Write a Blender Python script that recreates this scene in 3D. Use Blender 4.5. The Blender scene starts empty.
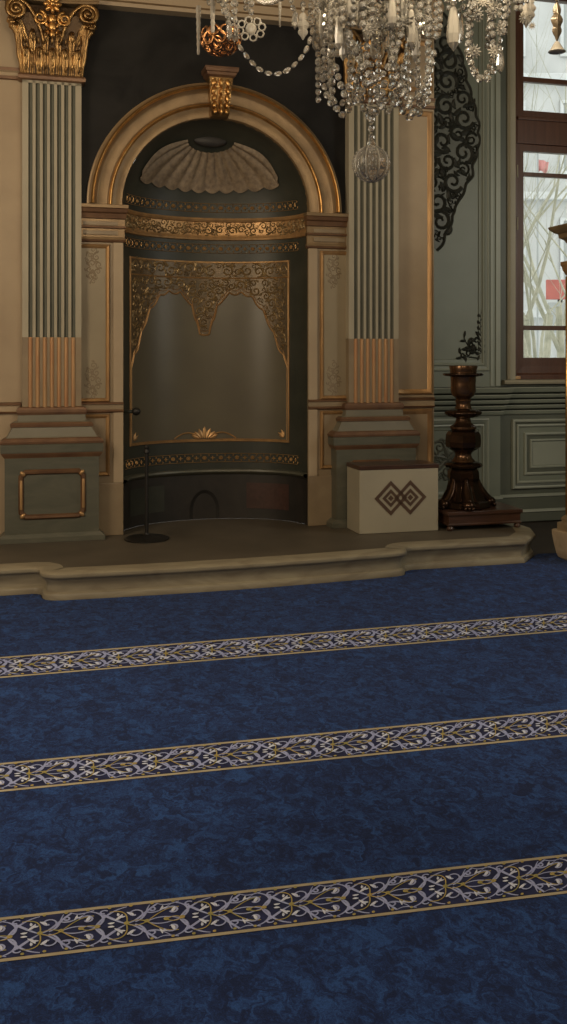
import bpy, bmesh, math, random
from mathutils import Vector, Matrix
PI = math.pi
sc = bpy.context.scene
C = sc.collection
rnd = random.Random(7)

# ------------------------------------------------------------------ frames
EYE = 1.6
TH = 0.26837
ct, st = math.cos(TH), math.sin(TH)
OX, OY = -0.5521 + 0.02 * ct, 8.06 + 0.02 * st      # foot of the niche axis on the wall plane


def wall_to_world(u, w, z=0.0):
    return Vector((OX + u * ct - w * st, OY + u * st + w * ct, z))


def world_to_wall(X, Y):
    return ((X - OX) * ct + (Y - OY) * st, -(X - OX) * st + (Y - OY) * ct)


# ------------------------------------------------------------------ materials
def new_mat(name):
    m = bpy.data.materials.new(name)
    m.use_nodes = True
    nt = m.node_tree
    return m, nt, nt.nodes['Principled BSDF']


def mat(name, col, rough=0.55, metal=0.0, col2=None, scale=8.0, detail=4.0, bump=0.0, bscale=None, spec=0.5,
        stretch=(1, 1, 1), lo=0.35, hi=0.7, dist=0.0, coat=0.0):
    m, nt, b = new_mat(name)
    N, L = nt.nodes, nt.links
    b.inputs['Base Color'].default_value = (*col, 1)
    b.inputs['Roughness'].default_value = rough
    b.inputs['Metallic'].default_value = metal
    b.inputs['Specular IOR Level'].default_value = spec
    b.inputs['Coat Weight'].default_value = coat
    tc = N.new('ShaderNodeTexCoord')
    mp = N.new('ShaderNodeMapping')
    mp.inputs['Scale'].default_value = stretch
    L.new(tc.outputs['Object'], mp.inputs['Vector'])
    if col2:
        n = N.new('ShaderNodeTexNoise')
        n.inputs['Scale'].default_value = scale
        n.inputs['Detail'].default_value = detail
        n.inputs['Distortion'].default_value = dist
        L.new(mp.outputs[0], n.inputs['Vector'])
        r = N.new('ShaderNodeValToRGB')
        r.color_ramp.elements[0].position = lo
        r.color_ramp.elements[1].position = hi
        r.color_ramp.elements[0].color = (*col, 1)
        r.color_ramp.elements[1].color = (*col2, 1)
        L.new(n.outputs['Fac'], r.inputs['Fac'])
        L.new(r.outputs['Color'], b.inputs['Base Color'])
    if bump:
        n2 = N.new('ShaderNodeTexNoise')
        n2.inputs['Scale'].default_value = bscale or scale * 3
        n2.inputs['Detail'].default_value = 3
        L.new(mp.outputs[0], n2.inputs['Vector'])
        bp = N.new('ShaderNodeBump')
        bp.inputs['Strength'].default_value = bump
        bp.inputs['Distance'].default_value = 0.01
        L.new(n2.outputs['Fac'], bp.inputs['Height'])
        L.new(bp.outputs['Normal'], b.inputs['Normal'])
    return m


M = {}
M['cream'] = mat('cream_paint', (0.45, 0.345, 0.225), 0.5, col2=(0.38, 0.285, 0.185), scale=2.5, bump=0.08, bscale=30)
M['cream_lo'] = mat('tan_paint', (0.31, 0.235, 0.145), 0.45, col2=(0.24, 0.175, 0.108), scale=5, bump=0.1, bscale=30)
M['fillet'] = mat('pale_fillet_paint', (0.44, 0.385, 0.28), 0.45, col2=(0.35, 0.305, 0.22), scale=6, stretch=(1, 1, .3))
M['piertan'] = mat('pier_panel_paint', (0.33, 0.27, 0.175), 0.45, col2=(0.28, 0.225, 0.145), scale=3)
M['paneldeco'] = mat('faint_panel_paint', (0.24, 0.18, 0.11), 0.5, col2=(0.21, 0.155, 0.095), scale=10)
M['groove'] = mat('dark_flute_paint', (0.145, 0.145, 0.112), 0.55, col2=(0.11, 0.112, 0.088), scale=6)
M['brown'] = mat('brown_gilding', (0.20, 0.108, 0.055), 0.4, 0.3, col2=(0.135, 0.07, 0.04), scale=9, bump=0.1)
M['bronze'] = mat('bronze_gilding', (0.33, 0.225, 0.12), 0.42, 0.4, col2=(0.23, 0.155, 0.085), scale=7, bump=0.15, bscale=40)
M['gold'] = mat('gilding', (0.78, 0.45, 0.16), 0.3, 0.9, col2=(0.50, 0.27, 0.09), scale=14, bump=0.25, bscale=60)
M['goldflat'] = mat('worn_gilding', (0.60, 0.36, 0.16), 0.42, 0.6, col2=(0.42, 0.25, 0.12), scale=16, bump=0.15, bscale=60, stretch=(1, 1, .3))
M['cupgold'] = mat('reddish_gilding', (0.55, 0.27, 0.11), 0.25, 0.95, col2=(0.30, 0.14, 0.06), scale=20)
M['smokyleaf'] = mat('smoky_leaf_glass', (0.20, 0.155, 0.10), 0.25, 0.2, col2=(0.10, 0.08, 0.055), scale=25, bump=0.2)
M['chaingold'] = mat('chain_gilding', (0.72, 0.46, 0.20), 0.4, 0.45, col2=(0.55, 0.32, 0.13), scale=30)
M['capgold'] = mat('capital_gilding', (0.50, 0.31, 0.125), 0.3, 0.88, col2=(0.16, 0.09, 0.038), scale=12, bump=0.3, bscale=50)
M['capdark'] = mat('crevice_shade_bell', (0.10, 0.06, 0.028), 0.4, 0.6, col2=(0.06, 0.036, 0.018), scale=14, bump=0.3, bscale=50)  # bell darkened: crevice shade behind the leaves put into the colour
M['reed'] = mat('gilded_reed', (0.48, 0.30, 0.145), 0.45, 0.35, col2=(0.42, 0.20, 0.09), scale=10, stretch=(1, 1, .25), bump=0.1)
M['darkmarble'] = mat('black_marble', (0.012, 0.0115, 0.0115), 0.5, col2=(0.024, 0.023, 0.022), scale=2.2, dist=1.2, spec=0.15)
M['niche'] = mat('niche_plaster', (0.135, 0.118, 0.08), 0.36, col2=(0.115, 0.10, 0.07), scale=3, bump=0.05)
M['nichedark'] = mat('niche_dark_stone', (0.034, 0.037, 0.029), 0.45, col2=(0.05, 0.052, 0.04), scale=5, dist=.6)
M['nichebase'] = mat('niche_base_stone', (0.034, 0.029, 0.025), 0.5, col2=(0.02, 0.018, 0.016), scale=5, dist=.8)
M['redstone'] = mat('red_marble', (0.075, 0.038, 0.03), 0.4, col2=(0.05, 0.026, 0.021), scale=14, dist=1)
M['shell'] = mat('shell_plaster', (0.29, 0.22, 0.145), 0.5, col2=(0.17, 0.125, 0.085), scale=26, bump=0.5, bscale=45)
M['lacegold'] = mat('lace_gilding', (0.36, 0.25, 0.12), 0.38, 0.5, col2=(0.22, 0.155, 0.08), scale=22, bump=0.2, bscale=60)
M['arabesque'] = mat('arabesque_ground', (0.165, 0.115, 0.065), 0.38, 0.3, col2=(0.12, 0.092, 0.056), scale=18, bump=0.2, bscale=50)
M['stonegrey'] = mat('grey_stone_paint', (0.205, 0.185, 0.135), 0.45, col2=(0.165, 0.15, 0.108), scale=4)
M['greenmarble'] = mat('grey_green_marble', (0.098, 0.10, 0.075), 0.4, col2=(0.135, 0.13, 0.098), scale=3, dist=1.5, stretch=(1, 1, 3))
M['marble'] = mat('step_marble', (0.36, 0.315, 0.22), 0.42, col2=(0.25, 0.21, 0.145), scale=2.2, dist=2.0, stretch=(1, 2, 4), bump=0.04)
M['steptop'] = mat('step_top_stone', (0.125, 0.105, 0.077), 0.55, col2=(0.09, 0.075, 0.055), scale=2.5, bump=0.05)
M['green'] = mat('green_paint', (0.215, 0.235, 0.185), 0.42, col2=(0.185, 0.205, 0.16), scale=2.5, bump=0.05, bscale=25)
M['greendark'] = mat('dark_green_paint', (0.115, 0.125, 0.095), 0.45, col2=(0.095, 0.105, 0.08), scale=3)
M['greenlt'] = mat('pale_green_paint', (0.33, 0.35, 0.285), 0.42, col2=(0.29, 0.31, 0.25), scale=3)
M['dadogap'] = mat('dado_groove_shade', (0.05, 0.055, 0.042), 0.5, col2=(0.04, 0.044, 0.034), scale=4)  # shade between the dado ribs put into the groove colour
M['casing'] = mat('casing_paint', (0.36, 0.325, 0.235), 0.45, col2=(0.31, 0.28, 0.20), scale=3)
M['relief'] = mat('dark_relief_paint', (0.024, 0.025, 0.02), 0.5, col2=(0.036, 0.038, 0.03), scale=20)
M['relief2'] = mat('grey_relief_paint', (0.135, 0.14, 0.112), 0.45, col2=(0.105, 0.11, 0.088), scale=20)
M['mahogany'] = mat('mahogany', (0.105, 0.042, 0.022), 0.35, col2=(0.075, 0.028, 0.015), scale=5, stretch=(6, 6, .6), coat=0.2)
M['wood'] = mat('dark_wood', (0.085, 0.04, 0.024), 0.35, col2=(0.05, 0.024, 0.016), scale=6, stretch=(.6, 6, 6), coat=.2)
M['bronzedark'] = mat('dark_bronze', (0.075, 0.042, 0.026), 0.2, 0.85, col2=(0.04, 0.024, 0.016), scale=9, bump=0.1)
M['copper'] = mat('copper_bronze', (0.20, 0.115, 0.065), 0.26, 0.85, col2=(0.12, 0.068, 0.04), scale=9, bump=0.08)
M['iron'] = mat('black_iron', (0.018, 0.017, 0.016), 0.45, 0.3, col2=(0.026, 0.024, 0.022), scale=10)
M['boxwhite'] = mat('box_paint', (0.43, 0.385, 0.285), 0.55, col2=(0.385, 0.345, 0.255), scale=3, bump=0.03)
M['boxbrown'] = mat('emblem_brown', (0.115, 0.068, 0.043), 0.5, col2=(0.09, 0.052, 0.034), scale=12)
M['postmarble'] = mat('post_marble', (0.55, 0.44, 0.30), 0.35, col2=(0.40, 0.30, 0.19), scale=7, dist=1.5)
M['ceil'] = mat('ceiling_paint', (0.45, 0.38, 0.28), 0.7, col2=(0.40, 0.34, 0.25), scale=2)
M['floor'] = mat('shade_dark_floor', (0.045, 0.034, 0.026), 0.6, col2=(0.032, 0.025, 0.02), scale=3)  # darkened so the uncovered strip beside the step reads as shaded carpet
M['bark'] = mat('pale_bark', (0.50, 0.48, 0.37), 0.8, col2=(0.33, 0.33, 0.25), scale=6, bump=0.3)
M['facade'] = mat('grey_facade', (0.66, 0.67, 0.66), 0.8, col2=(0.57, 0.58, 0.57), scale=1.5)
M['facadedark'] = mat('facade_window', (0.40, 0.42, 0.42), 0.3, col2=(0.46, 0.48, 0.47), scale=1.5)
M['snow'] = mat('snowy_ground', (0.75, 0.77, 0.78), 0.8, col2=(0.62, 0.64, 0.63), scale=1.5)
M['redsign'] = mat('red_board', (0.55, 0.16, 0.13), 0.6, col2=(0.45, 0.13, 0.11), scale=3)
M['pink'] = mat('pink_cloth', (0.75, 0.35, 0.33), 0.7, col2=(0.65, 0.28, 0.27), scale=3)
M['threadlav'] = mat('lavender_thread', (0.44, 0.50, 0.82), 0.8, col2=(0.34, 0.39, 0.70), scale=40)
M['threadwht'] = mat('white_thread', (0.78, 0.84, 1.0), 0.8, col2=(0.66, 0.72, 0.95), scale=40)
M['threadgold'] = mat('gold_thread', (0.52, 0.40, 0.14), 0.75, col2=(0.34, 0.34, 0.12), scale=30)
M['threadedge'] = mat('edge_thread', (0.52, 0.46, 0.33), 0.8, col2=(0.44, 0.38, 0.26), scale=12)
M['bandbase'] = mat('band_pile', (0.010, 0.015, 0.060), 0.9, col2=(0.022, 0.033, 0.125), scale=25)


def carpet_material():
    m, nt, b = new_mat('mottled_blue_pile')
    N, L = nt.nodes, nt.links
    tc = N.new('ShaderNodeTexCoord')
    mp = N.new('ShaderNodeMapping'); mp.inputs['Scale'].default_value = (1.0, 0.8, 1)
    L.new(tc.outputs['Object'], mp.inputs['Vector'])
    w = N.new('ShaderNodeTexNoise'); w.inputs['Scale'].default_value = 16; w.inputs['Detail'].default_value = 3
    L.new(mp.outputs[0], w.inputs['Vector'])
    mx = N.new('ShaderNodeMixRGB'); mx.blend_type = 'LINEAR_LIGHT'; mx.inputs['Fac'].default_value = 0.11
    L.new(mp.outputs[0], mx.inputs[1]); L.new(w.outputs['Color'], mx.inputs[2])
    n = N.new('ShaderNodeTexNoise'); n.inputs['Scale'].default_value = 15; n.inputs['Detail'].default_value = 9
    n.inputs['Roughness'].default_value = 0.80; n.inputs['Distortion'].default_value = 0.7
    L.new(mx.outputs[0], n.inputs['Vector'])
    r = N.new('ShaderNodeValToRGB')
    e = r.color_ramp.elements
    e[0].position = 0.43; e[0].color = (0.0155, 0.028, 0.092, 1)
    e[1].position = 0.60; e[1].color = (0.034, 0.096, 0.310, 1)
    x = e.new(0.51); x.color = (0.022, 0.050, 0.170, 1)
    L.new(n.outputs['Fac'], r.inputs['Fac'])
    f = N.new('ShaderNodeTexNoise'); f.inputs['Scale'].default_value = 260; f.inputs['Detail'].default_value = 2
    L.new(tc.outputs['Object'], f.inputs['Vector'])
    mu = N.new('ShaderNodeMixRGB'); mu.blend_type = 'OVERLAY'; mu.inputs['Fac'].default_value = 0.55
    L.new(r.outputs[0], mu.inputs[1]); L.new(f.outputs['Fac'], mu.inputs[2])
    L.new(mu.outputs[0], b.inputs['Base Color'])
    b.inputs['Roughness'].default_value = 0.95
    b.inputs['Specular IOR Level'].default_value = 0.1
    b.inputs['Sheen Weight'].default_value = 0.05
    bp = N.new('ShaderNodeBump'); bp.inputs['Strength'].default_value = 0.35; bp.inputs['Distance'].default_value = 0.004
    L.new(f.outputs['Fac'], bp.inputs['Height']); L.new(bp.outputs[0], b.inputs['Normal'])
    return m


M['carpet'] = carpet_material()


def crystal(name, tint, trans, rough):
    m, nt, b = new_mat(name)
    b.inputs['Base Color'].default_value = (*tint, 1)
    b.inputs['Transmission Weight'].default_value = trans
    b.inputs['Roughness'].default_value = rough
    b.inputs['IOR'].default_value = 1.55
    b.inputs['Specular IOR Level'].default_value = 0.8
    return m


M['crystal'] = crystal('cut_crystal', (0.99, 0.96, 0.88), 0.82, 0.03)
M['frost'] = crystal('frosted_crystal', (0.97, 0.92, 0.81), 0.58, 0.10)


def pane_material():
    m = bpy.data.materials.new('window_glass'); m.use_nodes = True
    nt = m.node_tree; N, L = nt.nodes, nt.links
    N.clear()
    o = N.new('ShaderNodeOutputMaterial'); mx = N.new('ShaderNodeMixShader')
    t = N.new('ShaderNodeBsdfTransparent'); t.inputs[0].default_value = (0.96, 0.97, 0.96, 1)
    g = N.new('ShaderNodeBsdfGlossy'); g.inputs['Roughness'].default_value = 0.03
    fr = N.new('ShaderNodeFresnel'); fr.inputs[0].default_value = 1.3
    L.new(fr.outputs[0], mx.inputs[0]); L.new(t.outputs[0], mx.inputs[1]); L.new(g.outputs[0], mx.inputs[2])
    L.new(mx.outputs[0], o.inputs[0])
    return m


M['glass'] = pane_material()


# ------------------------------------------------------------------ object helpers
ORG = {}


def to_obj(name, bm, mats, smooth=False):
    me = bpy.data.meshes.new(name)
    bmesh.ops.recalc_face_normals(bm, faces=bm.faces)
    bm.to_mesh(me); bm.free()
    for k in (mats if isinstance(mats, (list, tuple)) else [mats]):
        me.materials.append(M[k])
    if smooth:
        for p in me.polygons:
            p.use_smooth = True
        if smooth != 'all':
            me.set_sharp_from_angle(angle=math.radians(38))
    o = bpy.data.objects.new(name, me); C.objects.link(o)
    return o


def tag(o, label, cat, group=None, kind=None):
    o['label'] = label; o['category'] = cat
    if group: o['group'] = group
    if kind: o['kind'] = kind
    return o


def thing(name, label, cat, at, group=None, wall=True):
    """Empty at the thing's base; at = (u, w, z) on the wall frame, or world x, y, z."""
    o = bpy.data.objects.new(name, None); C.objects.link(o)
    o.empty_display_size = 0.1
    if wall:
        o.location = wall_to_world(*at); o.rotation_euler = (0, 0, TH)
    else:
        o.location = at
    ORG[o.name] = Vector(at)
    return tag(o, label, cat, group)


def part(name, bm, mats, root, smooth=False, label=None):
    """mesh authored in the same frame as its root's 'at'."""
    top = root
    while top.parent: top = top.parent
    bmesh.ops.translate(bm, verts=bm.verts, vec=-ORG[top.name])
    o = to_obj(name, bm, mats, smooth)
    o.parent = root
    if label: o['label'] = label
    return o


def wall_obj(name, bm, mats, at=(0, 0, 0), smooth=False):
    """one-mesh top-level object authored on the wall frame."""
    bmesh.ops.translate(bm, verts=bm.verts, vec=-Vector(at))
    o = to_obj(name, bm, mats, smooth)
    o.location = wall_to_world(*at); o.rotation_euler = (0, 0, TH)
    ORG[o.name] = Vector(at)
    return o


def struct(name, bm, mats, smooth=False):
    o = wall_obj(name, bm, mats, (0, 0, 0), smooth)
    o['kind'] = 'structure'
    return o


# ------------------------------------------------------------------ mesh helpers
def NB(): return bmesh.new()


def box(bm, x0, x1, y0, y1, z0, z1, bevel=0.0, mi=0):
    vs = [bm.verts.new(p) for p in ((x0, y0, z0), (x1, y0, z0), (x1, y1, z0), (x0, y1, z0),
                                    (x0, y0, z1), (x1, y0, z1), (x1, y1, z1), (x0, y1, z1))]
    fs = []
    for q in ((0, 1, 2, 3), (7, 6, 5, 4), (0, 4, 5, 1), (1, 5, 6, 2), (2, 6, 7, 3), (3, 7, 4, 0)):
        f = bm.faces.new([vs[i] for i in q]); f.material_index = mi; fs.append(f)
    if bevel:
        es = list({e for f in fs for e in f.edges})
        r = bmesh.ops.bevel(bm, geom=es, offset=bevel, segments=2, affect='EDGES', profile=0.6)
        for f in r['faces']: f.material_index = mi
    return vs


def loft(bm, rings, closed=True, cap=True, mids=None):
    rows = [[bm.verts.new(p) for p in r] for r in rings]
    n = len(rows[0])
    for i in range(len(rows) - 1):
        for j in range(n if closed else n - 1):
            a, b, c, d = rows[i][j], rows[i][(j + 1) % n], rows[i + 1][(j + 1) % n], rows[i + 1][j]
            try:
                f = bm.faces.new((a, b, c, d))
                if mids: f.material_index = mids[i] if not callable(mids) else mids(i, j)
            except ValueError:
                pass
    if cap and closed:
        for r in (rows[0], rows[-1]):
            try: bm.faces.new(r)
            except ValueError: pass
    return rows


def prism(bm, poly, y0, y1, mi=0):
    """polygon in (x, z) extruded along y."""
    a = [bm.verts.new((x, y0, z)) for x, z in poly]
    b = [bm.verts.new((x, y1, z)) for x, z in poly]
    n = len(poly)
    fs = [bm.faces.new(a), bm.faces.new(b[::-1])]
    for i in range(n):
        fs.append(bm.faces.new((a[i], b[i], b[(i + 1) % n], a[(i + 1) % n])))
    for f in fs: f.material_index = mi


def slab(bm, poly, z0, z1):
    a = [bm.verts.new((x, y, z0)) for x, y in poly]
    b = [bm.verts.new((x, y, z1)) for x, y in poly]
    n = len(poly)
    bm.faces.new(a[::-1]); bm.faces.new(b)
    for i in range(n):
        bm.faces.new((a[i], a[(i + 1) % n], b[(i + 1) % n], b[i]))


def miter(pts, closed):
    n = len(pts); out = []
    for i in range(n):
        p = Vector(pts[i])
        a = Vector(pts[i - 1]) if (closed or i > 0) else None
        c = Vector(pts[(i + 1) % n]) if (closed or i < n - 1) else None
        ds = []
        if a is not None: ds.append((p - a).normalized())
        if c is not None: ds.append((c - p).normalized())
        ns = [Vector((d.y, -d.x)) for d in ds]
        if len(ns) == 1: out.append(ns[0]); continue
        m = ns[0] + ns[1]
        m = m.normalized() if m.length > 1e-6 else ns[0]
        k = max(0.35, m.dot(ns[0]))
        out.append(m / k)
    return out


def moulding(bm, path, prof, fn, closed=False, mids=None):
    """sweep prof = [(offset to the right of travel, height)] along a 2D path; fn(x, y, h) -> 3D."""
    nn = miter(path, closed)
    rings = []
    for p, m in zip(path, nn):
        rings.append([fn(p[0] + m.x * o, p[1] + m.y * o, h) for o, h in prof])
    rows = [[bm.verts.new(v) for v in r] for r in rings]
    n = len(rows)
    for i in range(n if closed else n - 1):
        for j in range(len(prof) - 1):
            try:
                f = bm.faces.new((rows[i][j], rows[(i + 1) % n][j], rows[(i + 1) % n][j + 1], rows[i][j + 1]))
                if mids: f.material_index = mids[j]
            except ValueError:
                pass
    if not closed:
        for r in (rows[0], rows[-1]):
            if len(r) > 2:
                try: bm.faces.new(r)
                except ValueError: pass


def on_wall(w0):
    return lambda x, y, h: Vector((x, w0 - h, y))          # path in (u, z), height towards the room


def on_plan(x, y, h):
    return Vector((x, y, h))                               # path in (u, w), height = z


def rect(u0, u1, z0, z1):                                  # travel so that 'right' points inward
    return [(u0, z0), (u0, z1), (u1, z1), (u1, z0)]


def torus_prof(w, h, n=6):
    return [(w * i / n, h * math.sin(PI * i / n)) for i in range(n + 1)]


def tube(bm, pts, r, n=8, closed=False, cap=True, mi=0):
    pts = [Vector(p) for p in pts]
    m = len(pts)
    rows = []
    up = Vector((0.31, 0.17, 0.93)).normalized()
    prev = None
    for i, p in enumerate(pts):
        a = pts[(i - 1) % m] if (closed or i > 0) else p
        c = pts[(i + 1) % m] if (closed or i < m - 1) else p
        d = (c - a)
        d = d.normalized() if d.length > 1e-9 else Vector((0, 0, 1))
        if prev is None:
            s = d.cross(up)
            if s.length < 1e-3: s = d.cross(Vector((1, 0, 0)))
        else:
            s = prev - d * prev.dot(d)
            if s.length < 1e-6: s = d.cross(up)
        s.normalize(); prev = s
        t = d.cross(s)
        rr = r[i] if isinstance(r, (list, tuple)) else r
        rows.append([bm.verts.new(p + (s * math.cos(2 * PI * k / n) + t * math.sin(2 * PI * k / n)) * rr) for k in range(n)])
    for i in range(m if closed else m - 1):
        A, B = rows[i], rows[(i + 1) % m]
        for k in range(n):
            f = bm.faces.new((A[k], A[(k + 1) % n], B[(k + 1) % n], B[k])); f.material_index = mi
    if cap and not closed:
        bm.faces.new(rows[0][::-1]).material_index = mi
        bm.faces.new(rows[-1]).material_index = mi


def lathe(bm, prof, cx, cy, z0=0.0, n=24, lobes=0, amp=0.0, rot=0.0, mi=0):
    rows = []
    for r, z in prof:
        rr = max(r, 0.0004)
        rows.append([bm.verts.new((cx + rr * (1 + amp * math.cos(lobes * 2 * PI * k / n)) * math.cos(2 * PI * k / n + rot),
                                   cy + rr * (1 + amp * math.cos(lobes * 2 * PI * k / n)) * math.sin(2 * PI * k / n + rot), z0 + z)) for k in range(n)])
    for i in range(len(rows) - 1):
        for k in range(n):
            f = bm.faces.new((rows[i][k], rows[i][(k + 1) % n], rows[i + 1][(k + 1) % n], rows[i + 1][k])); f.material_index = mi
    bm.faces.new(rows[0][::-1]).material_index = mi
    bm.faces.new(rows[-1]).material_index = mi


def blob(bm, c, rx, ry, rz, n=8, m=5, axis=None, mi=0):
    """ellipsoid, long axis rz along 'axis'."""
    c = Vector(c)
    if axis is None: R = Matrix.Identity(3)
    else: R = Vector((0, 0, 1)).rotation_difference(Vector(axis)).to_matrix()
    top = bm.verts.new(c + R @ Vector((0, 0, rz))); bot = bm.verts.new(c + R @ Vector((0, 0, -rz)))
    rows = []
    for i in range(1, m):
        a = PI * i / m
        rows.append([bm.verts.new(c + R @ Vector((rx * math.sin(a) * math.cos(2 * PI * k / n), ry * math.sin(a) * math.sin(2 * PI * k / n), rz * math.cos(a)))) for k in range(n)])
    for k in range(n):
        bm.faces.new((top, rows[0][k], rows[0][(k + 1) % n])).material_index = mi
        bm.faces.new((bot, rows[-1][(k + 1) % n], rows[-1][k])).material_index = mi
    for i in range(len(rows) - 1):
        for k in range(n):
            bm.faces.new((rows[i][k], rows[i + 1][k], rows[i + 1][(k + 1) % n], rows[i][(k + 1) % n])).material_index = mi


def ribbon(bm, pts, wd, fn, h=0.006, mi=0, base=0.0):
    """domed flat band along a 2D path; wd = width or list; fn(x, y, h) -> 3D."""
    pts = [Vector(p) for p in pts]
    rows = []
    m = len(pts)
    for i, p in enumerate(pts):
        d = pts[min(i + 1, m - 1)] - pts[max(i - 1, 0)]
        d = d.normalized() if d.length > 1e-9 else Vector((1, 0))
        nrm = Vector((-d.y, d.x))
        ww = (wd[i] if isinstance(wd, (list, tuple)) else wd) / 2
        a, b = p + nrm * ww, p - nrm * ww
        rows.append([bm.verts.new(fn(a.x, a.y, base)), bm.verts.new(fn(p.x, p.y, base + h)), bm.verts.new(fn(b.x, b.y, base))])
    for i in range(m - 1):
        for k in (0, 1):
            try: bm.faces.new((rows[i][k], rows[i + 1][k], rows[i + 1][k + 1], rows[i][k + 1])).material_index = mi
            except ValueError: pass


def spiral(cx, cy, r0, r1, a0, a1, n=18):
    return [(cx + (r0 + (r1 - r0) * i / n) * math.cos(a0 + (a1 - a0) * i / n),
             cy + (r0 + (r1 - r0) * i / n) * math.sin(a0 + (a1 - a0) * i / n)) for i in range(n + 1)]


def taper(n, w0, w1=None, wm=None):
    return [w0 + ((w1 if w1 is not None else w0) - w0) * i / n for i in range(n + 1)]


def bez(p0, p1, p2, p3, n=12):
    o = []
    for i in range(n + 1):
        t = i / n; s = 1 - t
        o.append(tuple(s**3 * a + 3 * s * s * t * b + 3 * s * t * t * c + t**3 * d for a, b, c, d in zip(p0, p1, p2, p3)))
    return o


def leaf_ribbon(bm, x, y, ang, ln, wd, fn, h=0.006, mi=0, curl=0.0, base=0.0):
    n = 6; pts = []; ws = []
    for i in range(n + 1):
        t = i / n
        a = ang + curl * t
        if i == 0: p = (x, y)
        else: p = (pts[-1][0] + math.cos(a) * ln / n, pts[-1][1] + math.sin(a) * ln / n)
        pts.append(p); ws.append(wd * (0.15 + 0.85 * math.sin(PI * min(1, t * 0.93 + 0.04))))
    ribbon(bm, pts, ws, fn, h, mi, base)


def fill_scrolls(bm, inside, bounds, n, rmin, rmax, fn, seed=1, h=0.012, wd=0.3, mi=0, leaves=2, tries=4000, base=0.0):
    """pack spiral scrolls with leaves inside an outline."""
    R = random.Random(seed)
    x0, x1, y0, y1 = bounds
    got = []
    for t in range(tries):
        if len(got) >= n: break
        r = rmax - (rmax - rmin) * min(1, t / (tries * 0.5)) * R.uniform(0.5, 1)
        x, y = R.uniform(x0, x1), R.uniform(y0, y1)
        if not all(inside(x + r * math.cos(k), y + r * math.sin(k)) for k in (0, 1.05, 2.1, 3.14, 4.2, 5.24)): continue
        if any((x - a)**2 + (y - b)**2 < (0.86 * (r + c))**2 for a, b, c in got): continue
        got.append((x, y, r))
        a0 = R.uniform(0, 2 * PI); sgn = R.choice((-1, 1))
        n_ = 16
        ribbon(bm, spiral(x, y, r, r * 0.18, a0, a0 + sgn * 2.6 * PI, n_), taper(n_, r * wd * 1.25, r * wd * 0.7), fn, h, mi, base)
        for k in range(leaves):
            b = a0 + sgn * (0.7 + 1.9 * k) + R.uniform(-.3, .3)
            leaf_ribbon(bm, x + r * math.cos(b), y + r * math.sin(b), b + sgn * 0.9, r * 1.1, r * 0.5, fn, h * 0.8, mi, sgn * 1.2, base)
    return got


# ------------------------------------------------------------------ room shell
Z_CEIL = 5.7
UL, UR, WR = -4.3, 4.9, -9.6           # left wall, right wall, rear wall (wall frame)
WG, WW = 0.62, 0.70                    # green bay plane, window bay plane
ZC, RA, RB = 2.77, 0.765, 0.56         # niche: spring height, half width, depth
RH = 0.735                             # rise of the niche head

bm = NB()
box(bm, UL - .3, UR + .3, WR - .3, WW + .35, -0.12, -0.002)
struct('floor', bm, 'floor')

bm = NB()
box(bm, UL - .3, UR + .3, WR - .3, WW + .35, Z_CEIL, Z_CEIL + .15)
struct('ceiling', bm, 'ceil')

bm = NB()
box(bm, UL, -RA - .01, 0, .14, 0, Z_CEIL)
box(bm, RA + .01, 1.89, 0, .14, 0, Z_CEIL)
arch = [((RA + .01) * math.cos(PI - PI * i / 40), ZC + (RH + .01) * math.sin(PI * i / 40)) for i in range(41)]
prism(bm, arch + [(RA + .01, Z_CEIL), (-RA - .01, Z_CEIL)], 0, .14)
box(bm, 1.80, 1.89, .14, WG + .1, 0, Z_CEIL)
struct('wall_niche', bm, 'cream')

bm = NB()
box(bm, 1.89, 2.84, WG, WG + .2, 0, Z_CEIL)
struct('wall_bay', bm, 'green')
WU0, WU1, WZ0, WZ1 = 3.02, 4.62, 1.36, 5.2
bm = NB()
box(bm, 2.84, WU0, WW, WW + .3, 0, Z_CEIL)
box(bm, WU1, UR + .2, WW, WW + .3, 0, Z_CEIL)
box(bm, WU0, WU1, WW, WW + .3, 0, WZ0)
box(bm, WU0, WU1, WW, WW + .3, WZ1, Z_CEIL)
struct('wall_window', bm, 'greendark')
bm = NB(); box(bm, UL - .2, UL, WR, .14, 0, Z_CEIL); struct('wall_left', bm, 'cream')
bm = NB(); box(bm, UR, UR + .2, WR, WW, 0, Z_CEIL); struct('wall_right', bm, 'green')
bm = NB(); box(bm, UL - .2, UR + .2, WR - .2, WR, 0, Z_CEIL); struct('wall_rear', bm, 'cream')

# ------------------------------------------------------------------ stone step (platform)
ZP = 0.19


def step_path():
    p = [(UL + .005, -1.05), (-1.47, -1.05)]
    p += bez((-1.47, -1.05), (-1.41, -1.05), (-1.42, -1.12), (-1.42, -1.16), 5)[1:]
    p += bez((-1.42, -1.16), (-1.42, -1.23), (-1.37, -1.28), (-1.29, -1.285), 5)[1:]
    for i in range(1, 9):
        t = i / 8
        p.append((-1.29 + (1.02 + 1.29) * t, -1.285 + 0.075 * t - 0.05 * math.sin(PI * t)))
    p += bez((1.02, -1.21), (1.12, -1.20), (1.16, -1.17), (1.17, -1.12), 5)[1:]
    p += bez((1.17, -1.12), (1.18, -1.06), (1.22, -1.03), (1.28, -1.03), 5)[1:]
    p += [(2.19, -1.03), (2.40, -0.80), (2.50, -0.55), (2.50, WG - .03)]
    return p


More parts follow.
